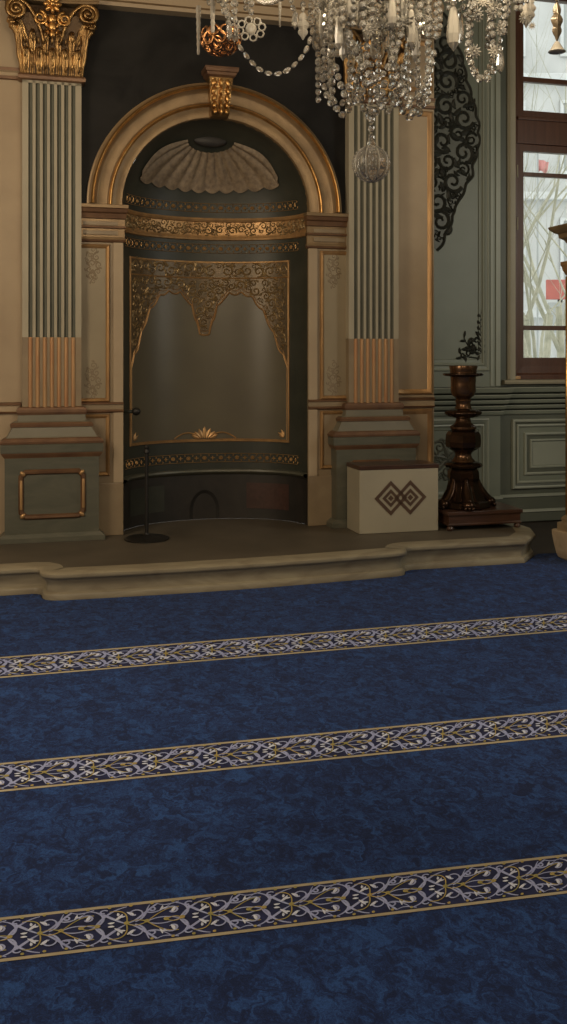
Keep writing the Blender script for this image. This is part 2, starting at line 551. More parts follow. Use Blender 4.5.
SP = step_path()
t = thing('stone_step', 'long low marble step with moulded front below the niche', 'step', (0, -1.2, 0))
prof = [(0.0, 0.004), (0.035, 0.004), (0.038, 0.025), (0.03, 0.045), (0.012, 0.052), (0.008, 0.085), (0.014, 0.115), (0.03, 0.132),
        (0.034, 0.142), (0.046, 0.148), (0.052, 0.160), (0.050, 0.174), (0.040, 0.183), (0.02, ZP), (-0.10, ZP)]
bm = NB()
moulding(bm, [(x, y) for x, y in SP], [(o - 0.045, h) for o, h in prof], on_plan)
part('moulded_riser', bm, 'marble', t, smooth=True)
bm = NB()
inn = []
nn = miter(SP, False)
for p, m in zip(SP, nn):
    inn.append((p[0] - m.x * 0.06, p[1] - m.y * 0.06))
poly = inn + [(1.9, WG - .03), (1.9, -.002), (RA + .009, -.002)] + [((RA + .012) * math.sin(a), (RB + .012) * math.cos(a)) for a in [PI / 2 - PI * i / 24 for i in range(1, 24)]] + [(-RA - .009, -.002), (UL + .005, -.002)]
slab(bm, poly, 0.01, ZP - 0.0015)
part('tread', bm, 'steptop', t)

# ------------------------------------------------------------------ carpet with three ornamental bands
PZ = 0.008
nn = miter(SP, False)
edge = [(p[0] + m.x * -0.002, p[1] + m.y * -0.002) for p, m in zip(SP, nn)]
poly = [(UL + .01, WR + .01), (UR - .01, WR + .01), (UR - .01, -.86), (2.46, -.74)] + edge[::-1][2:]  # carpet stops short right of the step; bare dark floor stands in for shade
t = thing('carpet', 'navy mottled carpet crossed by three ornamental bands', 'carpet', (0, -4.0, 0))
t['kind'] = 'thing'
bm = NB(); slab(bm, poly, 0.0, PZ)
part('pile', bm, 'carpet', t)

BANDS = [(((-1.5, 5.293), (1.746, 6.202)), ((-1.405, 4.957), (1.632, 5.797)), 0.26, 0.39),
         (((-1.111, 3.918), (1.273, 4.506)), ((-1.039, 3.665), (1.186, 4.199)), 0.25, 0.44),
         (((-0.806, 2.842), (0.905, 3.203)), ((-0.748, 2.638), (0.84, 2.974)), 0.2458, 0.45)]


def band(far, near, period, phase):
    (a0, a1), (b0, b1) = far, near
    La = (Vector(a1) - Vector(a0)).length
    along = Vector(a1) - Vector(a0)
    e0, e1 = 0.0, 1.0
    while world_to_wall(*(Vector(a0) + along * (e0 - .05)))[0] > UL + .15: e0 -= .05
    while world_to_wall(*(Vector(a0) + along * (e1 + .05)))[0] < UR - .15: e1 += .05

    def fn(s, v, h):                    # s in metres along the band, v in -1..1 across
        k = s / La
        f = Vector(a0).lerp(Vector(a1), k) if 0 <= k <= 1 else Vector(a0) + (Vector(a1) - Vector(a0)) * k
        n_ = Vector(b0) + (Vector(b1) - Vector(b0)) * k
        q = n_ + (f - n_) * (v + 1) / 2
        q = q * ((EYE - PZ - .002) / EYE)
        u, w = world_to_wall(q.x, q.y)
        return Vector((u, w, PZ + h))
    hw = (Vector(a0) - Vector(b0)).length / 2          # half width in metres

    def fm(x, y, h): return fn(x, y / hw, h)           # both in metres
    S0, S1 = e0 * La, e1 * La
    bm = NB()
    n = 24
    loft(bm, [[fm(S0 + (S1 - S0) * i / n, -hw, 0), fm(S0 + (S1 - S0) * i / n, -hw, .0015), fm(S0 + (S1 - S0) * i / n, hw, .0015), fm(S0 + (S1 - S0) * i / n, hw, 0)] for i in range(n + 1)], closed=True, cap=True)
    root = part('border_band', bm, 'bandbase', t)
    bm = NB()
    for sg in (-1, 1):
        ribbon(bm, [(S0 + (S1 - S0) * i / n, sg * hw * 0.955) for i in range(n + 1)], hw * 0.13, fm, 0.0025, 0, 0.002)
    part('band_edging', bm, 'threadedge', root)
    lav, wht, gld = NB(), NB(), NB()
    p = period; H = hw * 0.86
    wl = hw * 0.10
    k0 = math.floor(S0 / p); k1 = math.ceil(S1 / p)
    for k in range(k0, k1 + 1):
        o = (k + phase) * p
        if o - .4 * p < S0 + .01 or o + 1.1 * p > S1 - .01: continue
        bz = lambda c, sg: [(o + x * p, sg * y * H) for x, y in bez(*c, 12)]
        for sg in (-1, 1):
            lift = .0004 * sg
            for c, w0, w1 in (((( .63, 0), (.68, .30), (.80, .85), (1.0, .96)), .13, .08), (((.73, .64), (.80, .45), (.92, .12), (1.0, 0)), .17, .07),
                              (((.58, .90), (.72, .78), (.79, .35), (.66, .05)), .08, .12), (((.02, .02), (.12, .10), (.22, .55), (.36, .96)), .08, .14),
                              (((.27, .92), (.22, .65), (.25, .25), (.10, .06)), .06, .12), (((.22, .55), (.32, .40), (.40, .50), (.52, .84)), .11, .05),
                              (((.24, 0), (.34, .20), (.46, .24), (.63, 0)), .07, .07), (((.36, .96), (.44, .78), (.50, .84), (.62, .96)), .05, .08)):
                q = bz(c, sg)
                ribbon(lav, q, [hw * .70 * (w0 + (w1 - w0) * i / 12) * (.65 + .35 * math.sin(PI * i / 12)) for i in range(13)], fm, .0012, 0, .0027 + lift)
            for cx, cy, r, ang0, tw in ((.095, .50, .23, -.4, 1.75), (.54, .46, .23, 2.9, -1.75), (.73, .74, .13, .5, 1.5), (.30, .62, .12, 2.0, -1.5)):
                rr = r * hw
                q = spiral(o + cx * p, sg * cy * H, rr, rr * .25, sg * ang0, sg * (ang0 + tw * PI), 12)
                ribbon(lav, q, taper(12, hw * .045, hw * .075), fm, .0012, 0, .0042)
            for cx, cy, a, ln, w_ in ((.86, .22, .55, .34, .10), (.90, .40, -.35, .20, .09), (.895, .44, 1.2, .16, .08), (.08, .40, 2.0, .26, .11), (.53, .36, .9, .26, .11),
                                      (.39, .50, .9, .26, .07), (.41, .60, 0.0, .18, .06), (.78, .10, -.3, .18, .09)):
                leaf_ribbon(wht, o + cx * p, sg * cy * H, sg * a, ln * hw, w_ * hw, fm, .0012, 0, sg * .6, .0048)
            for c in (((.80, .74), (.95, .84), (1.03, .55), (1.0, .05)), ((.24, 0), (.34, .30), (.46, .70), (.62, .64)), ((0, 0), (.08, .20), (.16, .17), (.24, 0)), ((.47, 0), (.53, .16), (.60, .16), (.66, 0))):
                ribbon(gld, bz(c, sg), hw * .040, fm, .0012, 0, .0036)
            for cx in (.05, .30, .55, .80):
                ribbon(gld, spiral(o + cx * p, sg * .97 * H, hw * .03, hw * .03, 0, 2 * PI, 8), hw * .05, fm, .0012, 0, .0050)
        for cx in (0.0, .24, .47, .66):
            ribbon(gld, spiral(o + cx * p, 0, hw * .045, hw * .045, 0, 2 * PI, 8), hw * .075, fm, .0012, 0, .0054)
    part('lavender_scrollwork', lav, 'threadlav', root)
    part('white_leaves', wht, 'threadwht', root)
    part('gold_stems', gld, 'threadgold', root)


for b_ in BANDS:
    band((b_[0][0], b_[0][1]), (b_[1][0], b_[1][1]), b_[2], b_[3])


# ------------------------------------------------------------------ prayer niche
def npt(phi, z, off=0.0):
    f = 1.0
    if z > ZC:
        f = math.sqrt(max(0.0, 1 - ((z - ZC) / RH)**2))
    return Vector(((RA * f - off) * math.sin(phi), (RB * f - off) * math.cos(phi), z))


def nfn(x, y, h):                         # x = arc measured as u-like metres at centre, y = z
    return npt(x / 0.66, y, h)


t = thing('prayer_niche', 'tall dark curved prayer niche with shell head and gold lace panel', 'prayer niche', (0, 0.3, ZP))
NPH = 40


def nstrip(zs, off=0.0, ph0=-PI / 2, ph1=PI / 2, n=NPH, offs=None):
    bm = NB()
    loft(bm, [[npt(ph0 + (ph1 - ph0) * j / n, z, (offs[i] if offs else off)) for j in range(n + 1)] for i, z in enumerate(zs)], closed=False, cap=False)
    return bm


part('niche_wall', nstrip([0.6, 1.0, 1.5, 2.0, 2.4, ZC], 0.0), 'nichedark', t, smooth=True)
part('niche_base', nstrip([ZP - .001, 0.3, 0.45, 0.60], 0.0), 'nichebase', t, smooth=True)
bm = NB()
rows = []
for i in range(15):
    z = ZC + RH * math.sin(PI / 2 * i / 14)
    rows.append([npt(-PI / 2 + PI * j / NPH, z) for j in range(NPH + 1)])
loft(bm, rows, closed=False, cap=False)
bmesh.ops.remove_doubles(bm, verts=bm.verts, dist=1e-4)
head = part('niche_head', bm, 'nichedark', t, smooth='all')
# base ledge
part('base_ledge', nstrip([0.57, 0.585, 0.60, 0.615, 0.62], offs=[0.0, 0.03, 0.045, 0.04, 0.0]), 'greenmarble', t, smooth=True)
# base panels
for a0, a1, mk in ((28, 62, 'redstone'), (-62, -28, 'nichedark')):
    bm = NB()
    moulding(bm, [(a, z) for a, z in ((a0, .27), (a0, .50), (a1, .50), (a1, .27))], [(0, 0.0), (0, .012), (1.6, .012), (2.2, .004), (18, .004)],
             lambda x, y, h: npt(math.radians(x), min(max(y, .27), .5), h), closed=True)
    bm.free()
    bm = nstrip([.28, .5], .006, math.radians(a0), math.radians(a1), 10)
    part('base_panel', bm, mk, t)
bm = NB()
pts = [(.0 + .11 * math.cos(a), .27 + .17 * math.sin(a)) for a in [PI * i / 16 for i in range(17)]]
loft(bm, [[npt(x / .66, z, .008) for x, z in [(-.11, ZP + .005)] + pts[::-1] + [(.11, ZP + .005)]], [npt(x / .66 * .8, .2 + (z - .2) * .88, .002) for x, z in [(-.11, ZP + .005)] + pts[::-1] + [(.11, ZP + .005)]]], closed=False, cap=False)
part('base_arch_moulding', bm, 'iron', t)
# central plain panel and its frames
PM = math.radians(62)
X_ = PM * 0.66
part('panel_ground', nstrip([0.86, 1.4, 2.0, 2.40], 0.006, -PM, PM, 30), 'niche', t, smooth=True)
bm = NB()
fr = [(-X_, .86)] + [(-X_, z) for z in (1.2, 1.6, 2.0)] + [(-X_, 2.40)] + [(-X_ + 2 * X_ * i / 20, 2.40) for i in range(1, 20)] + [(X_, 2.40)] + [(X_, z) for z in (2.0, 1.6, 1.2)] + [(X_, .86)] + [(X_ - 2 * X_ * i / 20, .86) for i in range(1, 20)]
moulding(bm, fr, [(-.006, .004), (-.004, .012), (.006, .014), (.012, .008)], nfn, closed=True)
fr2 = [(x * 0.965, .875 if z < .9 else (2.385 if z > 2.39 else z)) for x, z in fr]
moulding(bm, fr2, [(-.003, .006), (0, .010), (.004, .006)], nfn, closed=True)
part('panel_frame', bm, 'goldflat', t, smooth=True)


def lace_low(x):                          # lower outline of the lace, x in 0..1
    K = [(0, 1.77), (.05, 1.80), (.075, 1.9), (.11, 1.93), (.13, 2.02), (.2, 2.10), (.26, 2.14), (.4, 2.145), (.5, 2.12), (.56, 2.06), (.64, 2.0), (.7, 1.90), (.78, 1.80), (.84, 1.68), (.92, 1.60), (1.0, 1.50)]
    for (a, b), (c, d) in zip(K, K[1:]):
        if a <= x <= c: return b + (d - b) * (x - a) / (c - a)
    return 1.5


def lace_edge(x):
    ax = abs(x)
    return lace_low(ax) - 0.024 * abs(math.sin(ax * 24))


bm = NB()
n = 120
top = [npt(x * PM, 2.392, .010) for x in [-1 + 2 * i / n for i in range(n + 1)]]
low = [npt(x * PM, lace_edge(x), .010) for x in [-1 + 2 * i / n for i in range(n + 1)]]
mid = [a.lerp(b, .5) for a, b in zip(top, low)]
mid = [npt((-1 + 2 * i / n) * PM, mid[i].z, .010) for i in range(n + 1)]
loft(bm, [top, mid, low], closed=False, cap=False)
lace = part('lace_ground', bm, 'arabesque', t, smooth=True)
bm = NB()
ribbon(bm, [(x * X_, lace_edge(x)) for x in [-1 + 2 * i / n for i in range(n + 1)]], .014, nfn, .008, 0, .010)
ribbon(bm, [(x * X_, lace_edge(x) + .035) for x in [-1 + 2 * i / n for i in range(n + 1)]], .006, nfn, .005, 0, .011)
ribbon(bm, [(x * X_, 2.262) for x in [-1 + 2 * i / 40 for i in range(41)]], .012, nfn, .007, 0, .011)
part('lace_outline', bm, 'goldflat', lace)
bm = NB()
inside = lambda x, y: abs(x) < X_ * .97 and lace_low(abs(x) / X_) + .02 < y < 2.25
fill_scrolls(bm, inside, (-X_, X_, 1.5, 2.26), 130, .016, .042, nfn, 3, .007, .34, 0, 2, 9000, .011)
fill_scrolls(bm, lambda x, y: abs(x) < X_ and 2.272 < y < 2.388, (-X_, X_, 2.27, 2.39), 60, .018, .05, nfn, 5, .007, .3, 0, 2, 5000, .011)
part('lace_scrollwork', bm, 'lacegold', lace)
bm = NB()
for sg in (-1, 1):                        # small palmettes at the foot of the panel
    bm = NB()
    for k in range(5):
        leaf_ribbon(bm, sg * X_ * .93, .90, PI / 2 + sg * (.1 + .3 * k), .05 + .02 * (k % 2), .02, nfn, .006, 0, 0, .012)
    part('corner_palmette', bm, 'goldflat', t)
bm = NB()
for k in range(-3, 4):
    leaf_ribbon(bm, k * .014, .885, PI / 2 - k * .36, .10 - .012 * abs(k), .03, nfn, .006, 0, 0, .012)
for k in (-1, 1):
    ribbon(bm, bez((k * .03, .89), (k * .10, .95), (k * .16, .95), (k * .24, .885)), .012, nfn, .006, 0, .012)
part('foot_palmette', bm, 'goldflat', t)

# cornice band
zs = [2.585, 2.59, 2.605, 2.62, 2.64, 2.74, 2.745, 2.76, 2.775, 2.78]
of = [0.0, .02, .024, .016, .012, .018, .034, .042, .036, 0.0]
cb = part('inscription_band', nstrip(zs, offs=of, n=60), 'goldflat', t, smooth=True)
bm = NB()
fill_scrolls(bm, lambda x, y: abs(x) < .98 and 2.632 < y < 2.748, (-.98, .98, 2.63, 2.75), 110, .012, .034, nfn, 9, .007, .36, 0, 2, 6000, .016)
part('band_scrollwork', bm, 'lacegold', cb)


def chain(z, tone):
    bm = NB()
    for i in range(-13, 14):
        x = i * .062
        if i % 2 == 0:
            ribbon(bm, spiral(x, z, .013, .013, 0, 2 * PI, 10), .007, nfn, .006, 0, .008)
            ribbon(bm, spiral(x, z, .004, .004, 0, 2 * PI, 6), .008, nfn, .008, 0, .008)
        else:
            for a in range(4): leaf_ribbon(bm, x, z, a * PI / 2, .018, .009, nfn, .006, 0, 0, .008)
        for sg in (-1, 1):
            ribbon(bm, spiral(x + .031, z + sg * .024, .008, .003, -sg * 2, sg * 2.5, 8), .005, nfn, .005, 0, .008)
    for sg in (-1, 1):
        ribbon(bm, [(-.84 + 1.68 * i / 40, z + sg * .036) for i in range(41)], .004, nfn, .004, 0, .008)
    part('medallion_chain', bm, 'chaingold', t)


for z in (2.865, 2.515, .715): chain(z, 0)

# shell relief in the head
bm = NB()


def dome(u, z, off):
    r2 = (u / RA)**2 + ((z - ZC) / RH)**2
    w = RB * math.sqrt(max(0.0, 1 - r2))
    nrm = Vector((u / RA**2, w / RB**2, (z - ZC) / RH**2)).normalized()
    return Vector((u, w, z)) - nrm * off


NL = 12
hx, hz = 0.0, 3.47


def shell_outer(a):                       # a in -1..1 from left to right edge
    s = abs(a)
    x = .60 * math.sin(s * PI / 2 * 1.0) if s < .8 else .575 + .025 * (s - .8) / .2
    if s < .82: return (math.copysign(.60 * (s / .82), a), 3.015 + .035 * (s / .82)**2)
    k = (s - .82) / .18
    return (math.copysign(.60 - .02 * k, a), 3.05 + .06 * k)


def shell_inner(a):
    s = abs(a)
    return (math.copysign(.20 * math.sin(s * PI / 2), a), 3.39 - .075 * math.cos(s * PI / 2))


rows = []
nv = 14
for j in range(NL * 8 + 1):
    a = -1 + 2 * j / (NL * 8)
    ph = (j % 8) / 8
    rid = math.sin(PI * ph)
    po, pi_ = shell_outer(a), shell_inner(a)
    col = []
    for i in range(nv + 1):
        v = i / nv
        bow = .055 * math.sin(PI * v) * max(0, abs(a) - .4) / .6
        x = pi_[0] + (po[0] - pi_[0]) * v + math.copysign(bow, a) * .75
        z = pi_[1] + (po[1] - pi_[1]) * v + bow * .8
        if v > .85: z -= .028 * rid * (v - .85) / .15
        col.append(dome(x, z, .012 + .028 * rid * math.sin(PI * min(1, .15 + .75 * v))))
    rows.append(col)
loft(bm, rows, closed=False, cap=False)
sh = part('shell_relief', bm, 'shell', head, smooth='all')
bm = NB()
blob(bm, dome(0, 3.395, .0), .15, .03, .06, 16, 8)
part('shell_recess_dark', bm, 'nichebase', head, smooth='all')  # dark solid standing in for the shaded recess where the ribs meet

# little black knob and switch plate on the jamb
k_ = thing('wall_knob', 'small dark knob on a short arm at the left edge of niche', 'knob', (-.70, .06, 1.15))
bm = NB(); tube(bm, [(-.757, .06, 1.15), (-.675, .0, 1.155)], .014, 10); part('arm', bm, 'nichedark', k_, smooth=True)
bm = NB(); blob(bm, (-.655, -.015, 1.155), .032, .032, .036, 14, 8, axis=(1, -.5, .1)); part('ball', bm, 'iron', k_, smooth='all')

# ------------------------------------------------------------------ arch
t = thing('round_arch', 'bronze gilded round arch with scrolled keystone over the niche', 'arch', (0, 0, ZC))
AP = [(1.04 * math.cos(PI - PI * i / 64), ZC + .006 + 1.005 * math.sin(PI * i / 64)) for i in range(65)]   # travelling left to right, right = inward
f0 = on_wall(0.0)
bm = NB()
moulding(bm, AP, [(0.0, .0), (0.0, .05), (.012, .055), (.012, .075), (.03, .09), (.055, .085), (.065, .065), (.075, .045), (.085, .04), (.155, .04), (.160, .05), (.168, .055)], f0)
part('outer_band', bm, 'bronze', t, smooth=True)
bm = NB()
moulding(bm, AP, [(.028, .09)] + [(.028 + .028 * i / 8, .086 + .026 * math.sin(PI * i / 8)) for i in range(1, 8)] + [(.056, .084)], f0)
part('gilded_moulding', bm, 'gold', t, smooth=True)
bm = NB()
moulding(bm, AP, [(.165, .05)] + [(.165 + .03 * i / 8, .05 + .022 * math.sin(PI * i / 8)) for i in range(1, 8)] + [(.195, .05)], f0)
part('gilded_moulding', bm, 'gold', t, smooth=True)
bm = NB()
moulding(bm, AP, [(.190, .05), (.20, .045), (.215, .04), (.235, .03), (.272, .03), (.277, .02), (.277, -.03)], f0)
part('inner_band', bm, 'bronze', t, smooth=True)
bm = NB()      # keystone
rings = []
for z, hw, w1 in ((3.50, .070, -.10), (3.53, .074, -.13), (3.60, .078, -.115), (3.70, .086, -.125), (3.79, .094, -.15), (3.80, .098, -.15)):
    rings.append([(-hw, -.01, z), (-hw, w1, z), (hw, w1, z), (hw, -.01, z)])
loft(bm, rings)
ks = part('keystone', bm, 'capgold', t)
bm = NB()
rings = []
for z, hw, w1 in ((3.80, .10, -.155), (3.815, .115, -.175), (3.835, .12, -.18), (3.84, .13, -.19), (3.86, .135, -.195), (3.875, .135, -.195)):
    rings.append([(-hw, -.01, z), (-hw, w1, z), (hw, w1, z), (hw, -.01, z)])
loft(bm, rings)
part('keystone_cap', bm, 'brown', ks)
bm = NB()
for sg in (-1, 1):
    for (z, u, r) in ((3.765, .055, .030), (3.70, .058, .027), (3.64, .052, .025), (3.585, .05, .022), (3.535, .045, .02)):
        blob(bm, (sg * u, -.135, z), r * .8, r * .8, r * 1.3, 10, 6, axis=(sg * .3, -.3, -1))
for z, r in ((3.755, .034), (3.69, .026), (3.63, .03), (3.575, .024), (3.53, .026)):
    blob(bm, (0, -.145, z), r * .55, r, r * 1.1, 10, 6)
part('keystone_acanthus', bm, 'gold', ks, smooth='all')

# black marble field behind the arch
bm = NB()
hole = [(1.043 * math.cos(PI * i / 40), ZC + .006 + 1.008 * math.sin(PI * i / 40)) for i in range(41)]
prism(bm, hole + [(-1.088, ZC), (-1.088, 4.33), (1.088, 4.33), (1.088, ZC)], -.005, -.001)
o = wall_obj('marble_field', bm, 'darkmarble', (0, 0, ZC))
tag(o, 'black marble wall field above the round arch', 'marble panel')

# ------------------------------------------------------------------ jamb piers (left and right of the niche)


def pier(sg, label):
    t = thing('jamb_pier', label, 'pier', (sg * .91, 0, ZP), 'piers beside the niche')
    fx = lambda u: sg * u
    a, b = .757, 1.088
    lo, hi = min(fx(a), fx(b)), max(fx(a), fx(b))
    bm = NB()
    box(bm, lo, hi, -.020, -.001, .60, 2.48)
    box(bm, lo, hi, -.034, -.001, ZP, .60, .006)
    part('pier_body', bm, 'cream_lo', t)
    # bevelled inner edge strip
    bm = NB()
    e0, e1 = sorted((fx(.757), fx(.835)))
    box(bm, e0, e1, -.034, -.02, .60, 2.48, .006)
    part('edge_strip', bm, 'cream', t)
    for z0, z1 in ((1.235, 2.46), (.66, 1.135)):
        bm = NB()
        p0, p1 = sorted((fx(.865), fx(1.125)))
        moulding(bm, rect(p0, p1, z0, z1), [(-.004, .02), (0, .034), (.008, .040), (.018, .034), (.026, .024), (.028, .021)], on_wall(0), closed=True)
        part('gilded_frame', bm, 'goldflat', t, smooth=True)
        bm = NB()
        box(bm, *sorted((fx(.893), fx(1.087))), -.0225, -.0201, z0 + .03, z1 - .03)
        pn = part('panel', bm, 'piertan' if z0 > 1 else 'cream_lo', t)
        if z0 > 1:
            for zc in (2.30, 1.40):
                bm = NB()
                fill_scrolls(bm, lambda x, y: ((x - fx(.985)) / .07)**2 + ((y - zc) / .15)**2 < 1, (fx(.985) - .08, fx(.985) + .08, zc - .16, zc + .16), 14, .014, .03, on_wall(0), 6, .002, .3, 0, 2, 1500, .0226)
                part('panel_arabesque', bm, 'paneldeco', pn)
            for zc in ():
                for k in range(6):
                    leaf_ribbon(bm, fx(.985), zc, PI / 2 + (k - 2.5) * .35, .10, .022, on_wall(-.0), .003, 0, (k - 2.5) * .3, .0226)
                    leaf_ribbon(bm, fx(.985), zc, -PI / 2 + (k - 2.5) * .35, .13, .022, on_wall(-.0), .003, 0, -(k - 2.5) * .3, .0226)
    bm = NB()                       # horizontal rails between panels
    rings = [(1.150, .034), (1.160, .046), (1.175, .046), (1.18, .036), (1.21, .036), (1.216, .046), (1.228, .046), (1.234, .03)]
    loft(bm, [[(lo, -.019, z), (lo, -h, z), (hi, -h, z), (hi, -.019, z)] for z, h in rings], mids=[1, 1, 0, 0, 0, 1, 1])
    part('rail', bm, ['cream_lo', 'brown'], t)
    bm = NB()                       # impost mouldings
    prof = [(2.478, .022, 1), (2.485, .040, 1), (2.50, .045, 0), (2.515, .040, 0), (2.52, .028, 0), (2.585, .03, 1), (2.59, .050, 1), (2.605, .052, 0), (2.61, .034, 0),
            (2.66, .034, 1), (2.665, .052, 1), (2.70, .060, 1), (2.71, .078, 1), (2.735, .085, 1), (2.742, .094, 0), (2.765, .096, 0), (2.77, .085, 0)]
    loft(bm, [[(lo - (.0 if sg < 0 else min(.04, h * .35)), -.001, z), (lo - (.0 if sg < 0 else min(.04, h * .35)), -h, z), (hi + (.0 if sg > 0 else min(.04, h * .35)), -h, z), (hi + (.0 if sg > 0 else min(.04, h * .35)), -.001, z)] for z, h, m in prof], mids=[m for z, h, m in prof])
    part('impost', bm, ['bronze', 'brown'], t)
    bm = NB()
    for zc in (2.625, 2.553):
        box(bm, *sorted((fx(.80), fx(1.07))), -.040, -.03, zc - .016, zc + .016, .003)
    part('impost_inlay', bm, 'cream_lo', t)


pier(-1, 'gilt panelled pier between the niche and left fluted pilaster')
pier(1, 'gilt panelled pier between the niche and right fluted pilaster')

# ------------------------------------------------------------------ pilasters


def flute_profile(hw, front, nfl, convex):
    """cross-section points along u at the front face, (u, w, material)"""
    pts = []
    edge_w = .034
    pitch = (2 * hw - 2 * edge_w) / nfl
    fl = pitch * .58
    pts.append((-hw, front, 0))
    for i in range(nfl):
        c = -hw + edge_w + pitch * (i + .5)
        for k in range(7):
            a = PI * k / 6
            d = .021 * math.sin(a)
            pts.append((c - fl / 2 * math.cos(a), front + (-d * .55 if convex else d), 1))
    pts.append((hw, front, 0))
    return pts


def pilaster(sg, label):
    uc = sg * 1.305
    t = thing('fluted_pilaster', label, 'pilaster', (uc, -.1, ZP), 'pilasters flanking the niche')
    hw, fr = .220, -.10

    def shaft(z0, z1, convex):
        bm = NB()
        pr = flute_profile(hw, fr, 7, convex)
        ring = lambda z: [(uc - hw, -.006, z)] + [(uc + u, w, z) for u, w, m in pr] + [(uc + hw, -.006, z)]
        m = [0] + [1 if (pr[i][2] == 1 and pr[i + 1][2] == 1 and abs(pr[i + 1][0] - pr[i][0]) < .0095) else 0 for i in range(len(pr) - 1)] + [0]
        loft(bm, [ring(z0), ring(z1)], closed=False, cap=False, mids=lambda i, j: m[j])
        rows = None
        return bm
    part('fluted_shaft', shaft(1.735, 3.70, False), ['fillet', 'groove'], t, smooth=True)
    part('gilded_reeding', shaft(1.20, 1.735, True), ['cream_lo', 'reed'], t, smooth=True)
    bm = NB(); box(bm, uc - hw, uc + hw, fr + .022, -.006, 1.728, 1.738); part('reeding_cap', bm, 'groove', t)
    bm = NB(); box(bm, uc - hw, uc + hw, fr - .0, -.006, 3.665, 3.705); part('neck', bm, 'fillet', t)

    def ringr(z, e, front_extra=0.0):
        h = hw + e
        f = fr - e * .5
        return [(uc - h, -.006, z), (uc - h, f, z), (uc + h, f, z), (uc + h, -.006, z)]
    # base mouldings
    sec = [(1.208, .004, 1), (1.20, .03, 1), (1.185, .04, 1), (1.165, .042, 1), (1.147, .034, 0), (1.143, .03, 0), (1.098, .035, 0), (1.09, .07, 1), (1.075, .088, 1), (1.055, .086, 0), (1.05, .075, 0),
           (1.03, .085, 0), (.985, .11, 0), (.975, .12, 1), (.968, .14, 1), (.945, .162, 1), (.93, .16, 0), (.925, .150, 0)]
    bm = NB()
    loft(bm, [ringr(z, e) for z, e, m in sec], mids=[m for z, e, m in sec])
    part('base', bm, ['stonegrey', 'brown'], t)
    sec = [(.925, .15, 0), (.92, .16, 0), (.87, .158, 0), (.862, .155, 1), (.85, .15, 1), (.835, .138, 1), (.825, .13, 0), (.80, .128, 0)]
    bm = NB()
    loft(bm, [ringr(z, e) for z, e, m in sec], mids=[m for z, e, m in sec])
    part('pedestal_cornice', bm, ['greenmarble', 'brown'], t)
    bm = NB(); loft(bm, [ringr(.80, .128), ringr(.24, .128)]); part('pedestal', bm, 'greenmarble', t)
    bm = NB()
    sec = [(.255, .128), (.25, .14), (.235, .158), (.225, .172), (.19, .175)]
    loft(bm, [ringr(z, e) for z, e in sec]); part('plinth', bm, 'greenmarble', t)
    # framed panel on the pedestal with notched corners
    ff = on_wall(fr - .064)
    pw, z0, z1, nc = .245, .365, .735, .045
    oct_ = [(uc - pw, z0 + nc), (uc - pw, z1 - nc), (uc - pw + nc, z1), (uc + pw - nc, z1), (uc + pw, z1 - nc), (uc + pw, z0 + nc), (uc + pw - nc, z0), (uc - pw + nc, z0)]
    bm = NB()
    moulding(bm, oct_, [(-.004, -.002), (0, .012), (.010, .020), (.026, .018), (.034, .008), (.036, -.002)], ff, closed=True)
    pf = part('panel_frame', bm, 'brown', t, smooth=True)
    bm = NB()
    for a in (-1, 1):
        for b in (-1, 1):
            bm = NB()
            blob(bm, (uc + a * (pw - nc * .6), fr - .079, (z0 + z1) / 2 + b * ((z1 - z0) / 2 - nc * .6)), .016, .012, .024, 10, 6, axis=(a, 0, b))
            part('corner_boss', bm, 'goldflat', pf, smooth=True)
    for a in (-1, 1):
        bm = NB()
        box(bm, uc + a * (pw - .016) - .010, uc + a * (pw - .016) + .010, fr - .088, fr - .066, z0 + nc + .03, z1 - nc - .03, .004)
        part('gilded_rod', bm, 'goldflat', pf, smooth=True)
    # capital
    cap = capital(t, uc, fr, 3.705, 4.30)
    return t


def acanthus(bm, uc, base_w, z0, h, wd, lean, curl, tilt=0.0, du=0.0, mi=0):
    """lobed leaf rising from z0 and curling out at its tip"""
    nv, nx = 12, 12
    rows = []
    for i in range(nv + 1):
        v = i / nv
        # centre line
        if v < .75:
            z = z0 + h * v / .75 * .93; out = lean * (v / .75)**1.6
        else:
            a = (v - .75) / .25 * PI * .9
            z = z0 + h * .93 + h * .07 * math.sin(a); out = lean + curl * (1 - math.cos(a)) * .5; z -= curl * .6 * max(0, (a - PI / 2)) / PI
        lob = .70 + .30 * abs(math.cos(v * PI * 3.2))
        w_ = wd * (0.62 + .38 * math.sin(PI * min(1, v * 1.05))) * lob * (1 if v < .8 else (1 - (v - .8) * 2.6))
        row = []
        for j in range(nx + 1):
            x = -1 + 2 * j / nx
            ridge = .16 * wd * math.cos(x * PI * 3) - .5 * wd * x * x
            row.append((uc + du * v + tilt * v + x * w_, base_w - out - ridge, z))
        rows.append(row)
    loft(bm, rows, closed=False, cap=False)


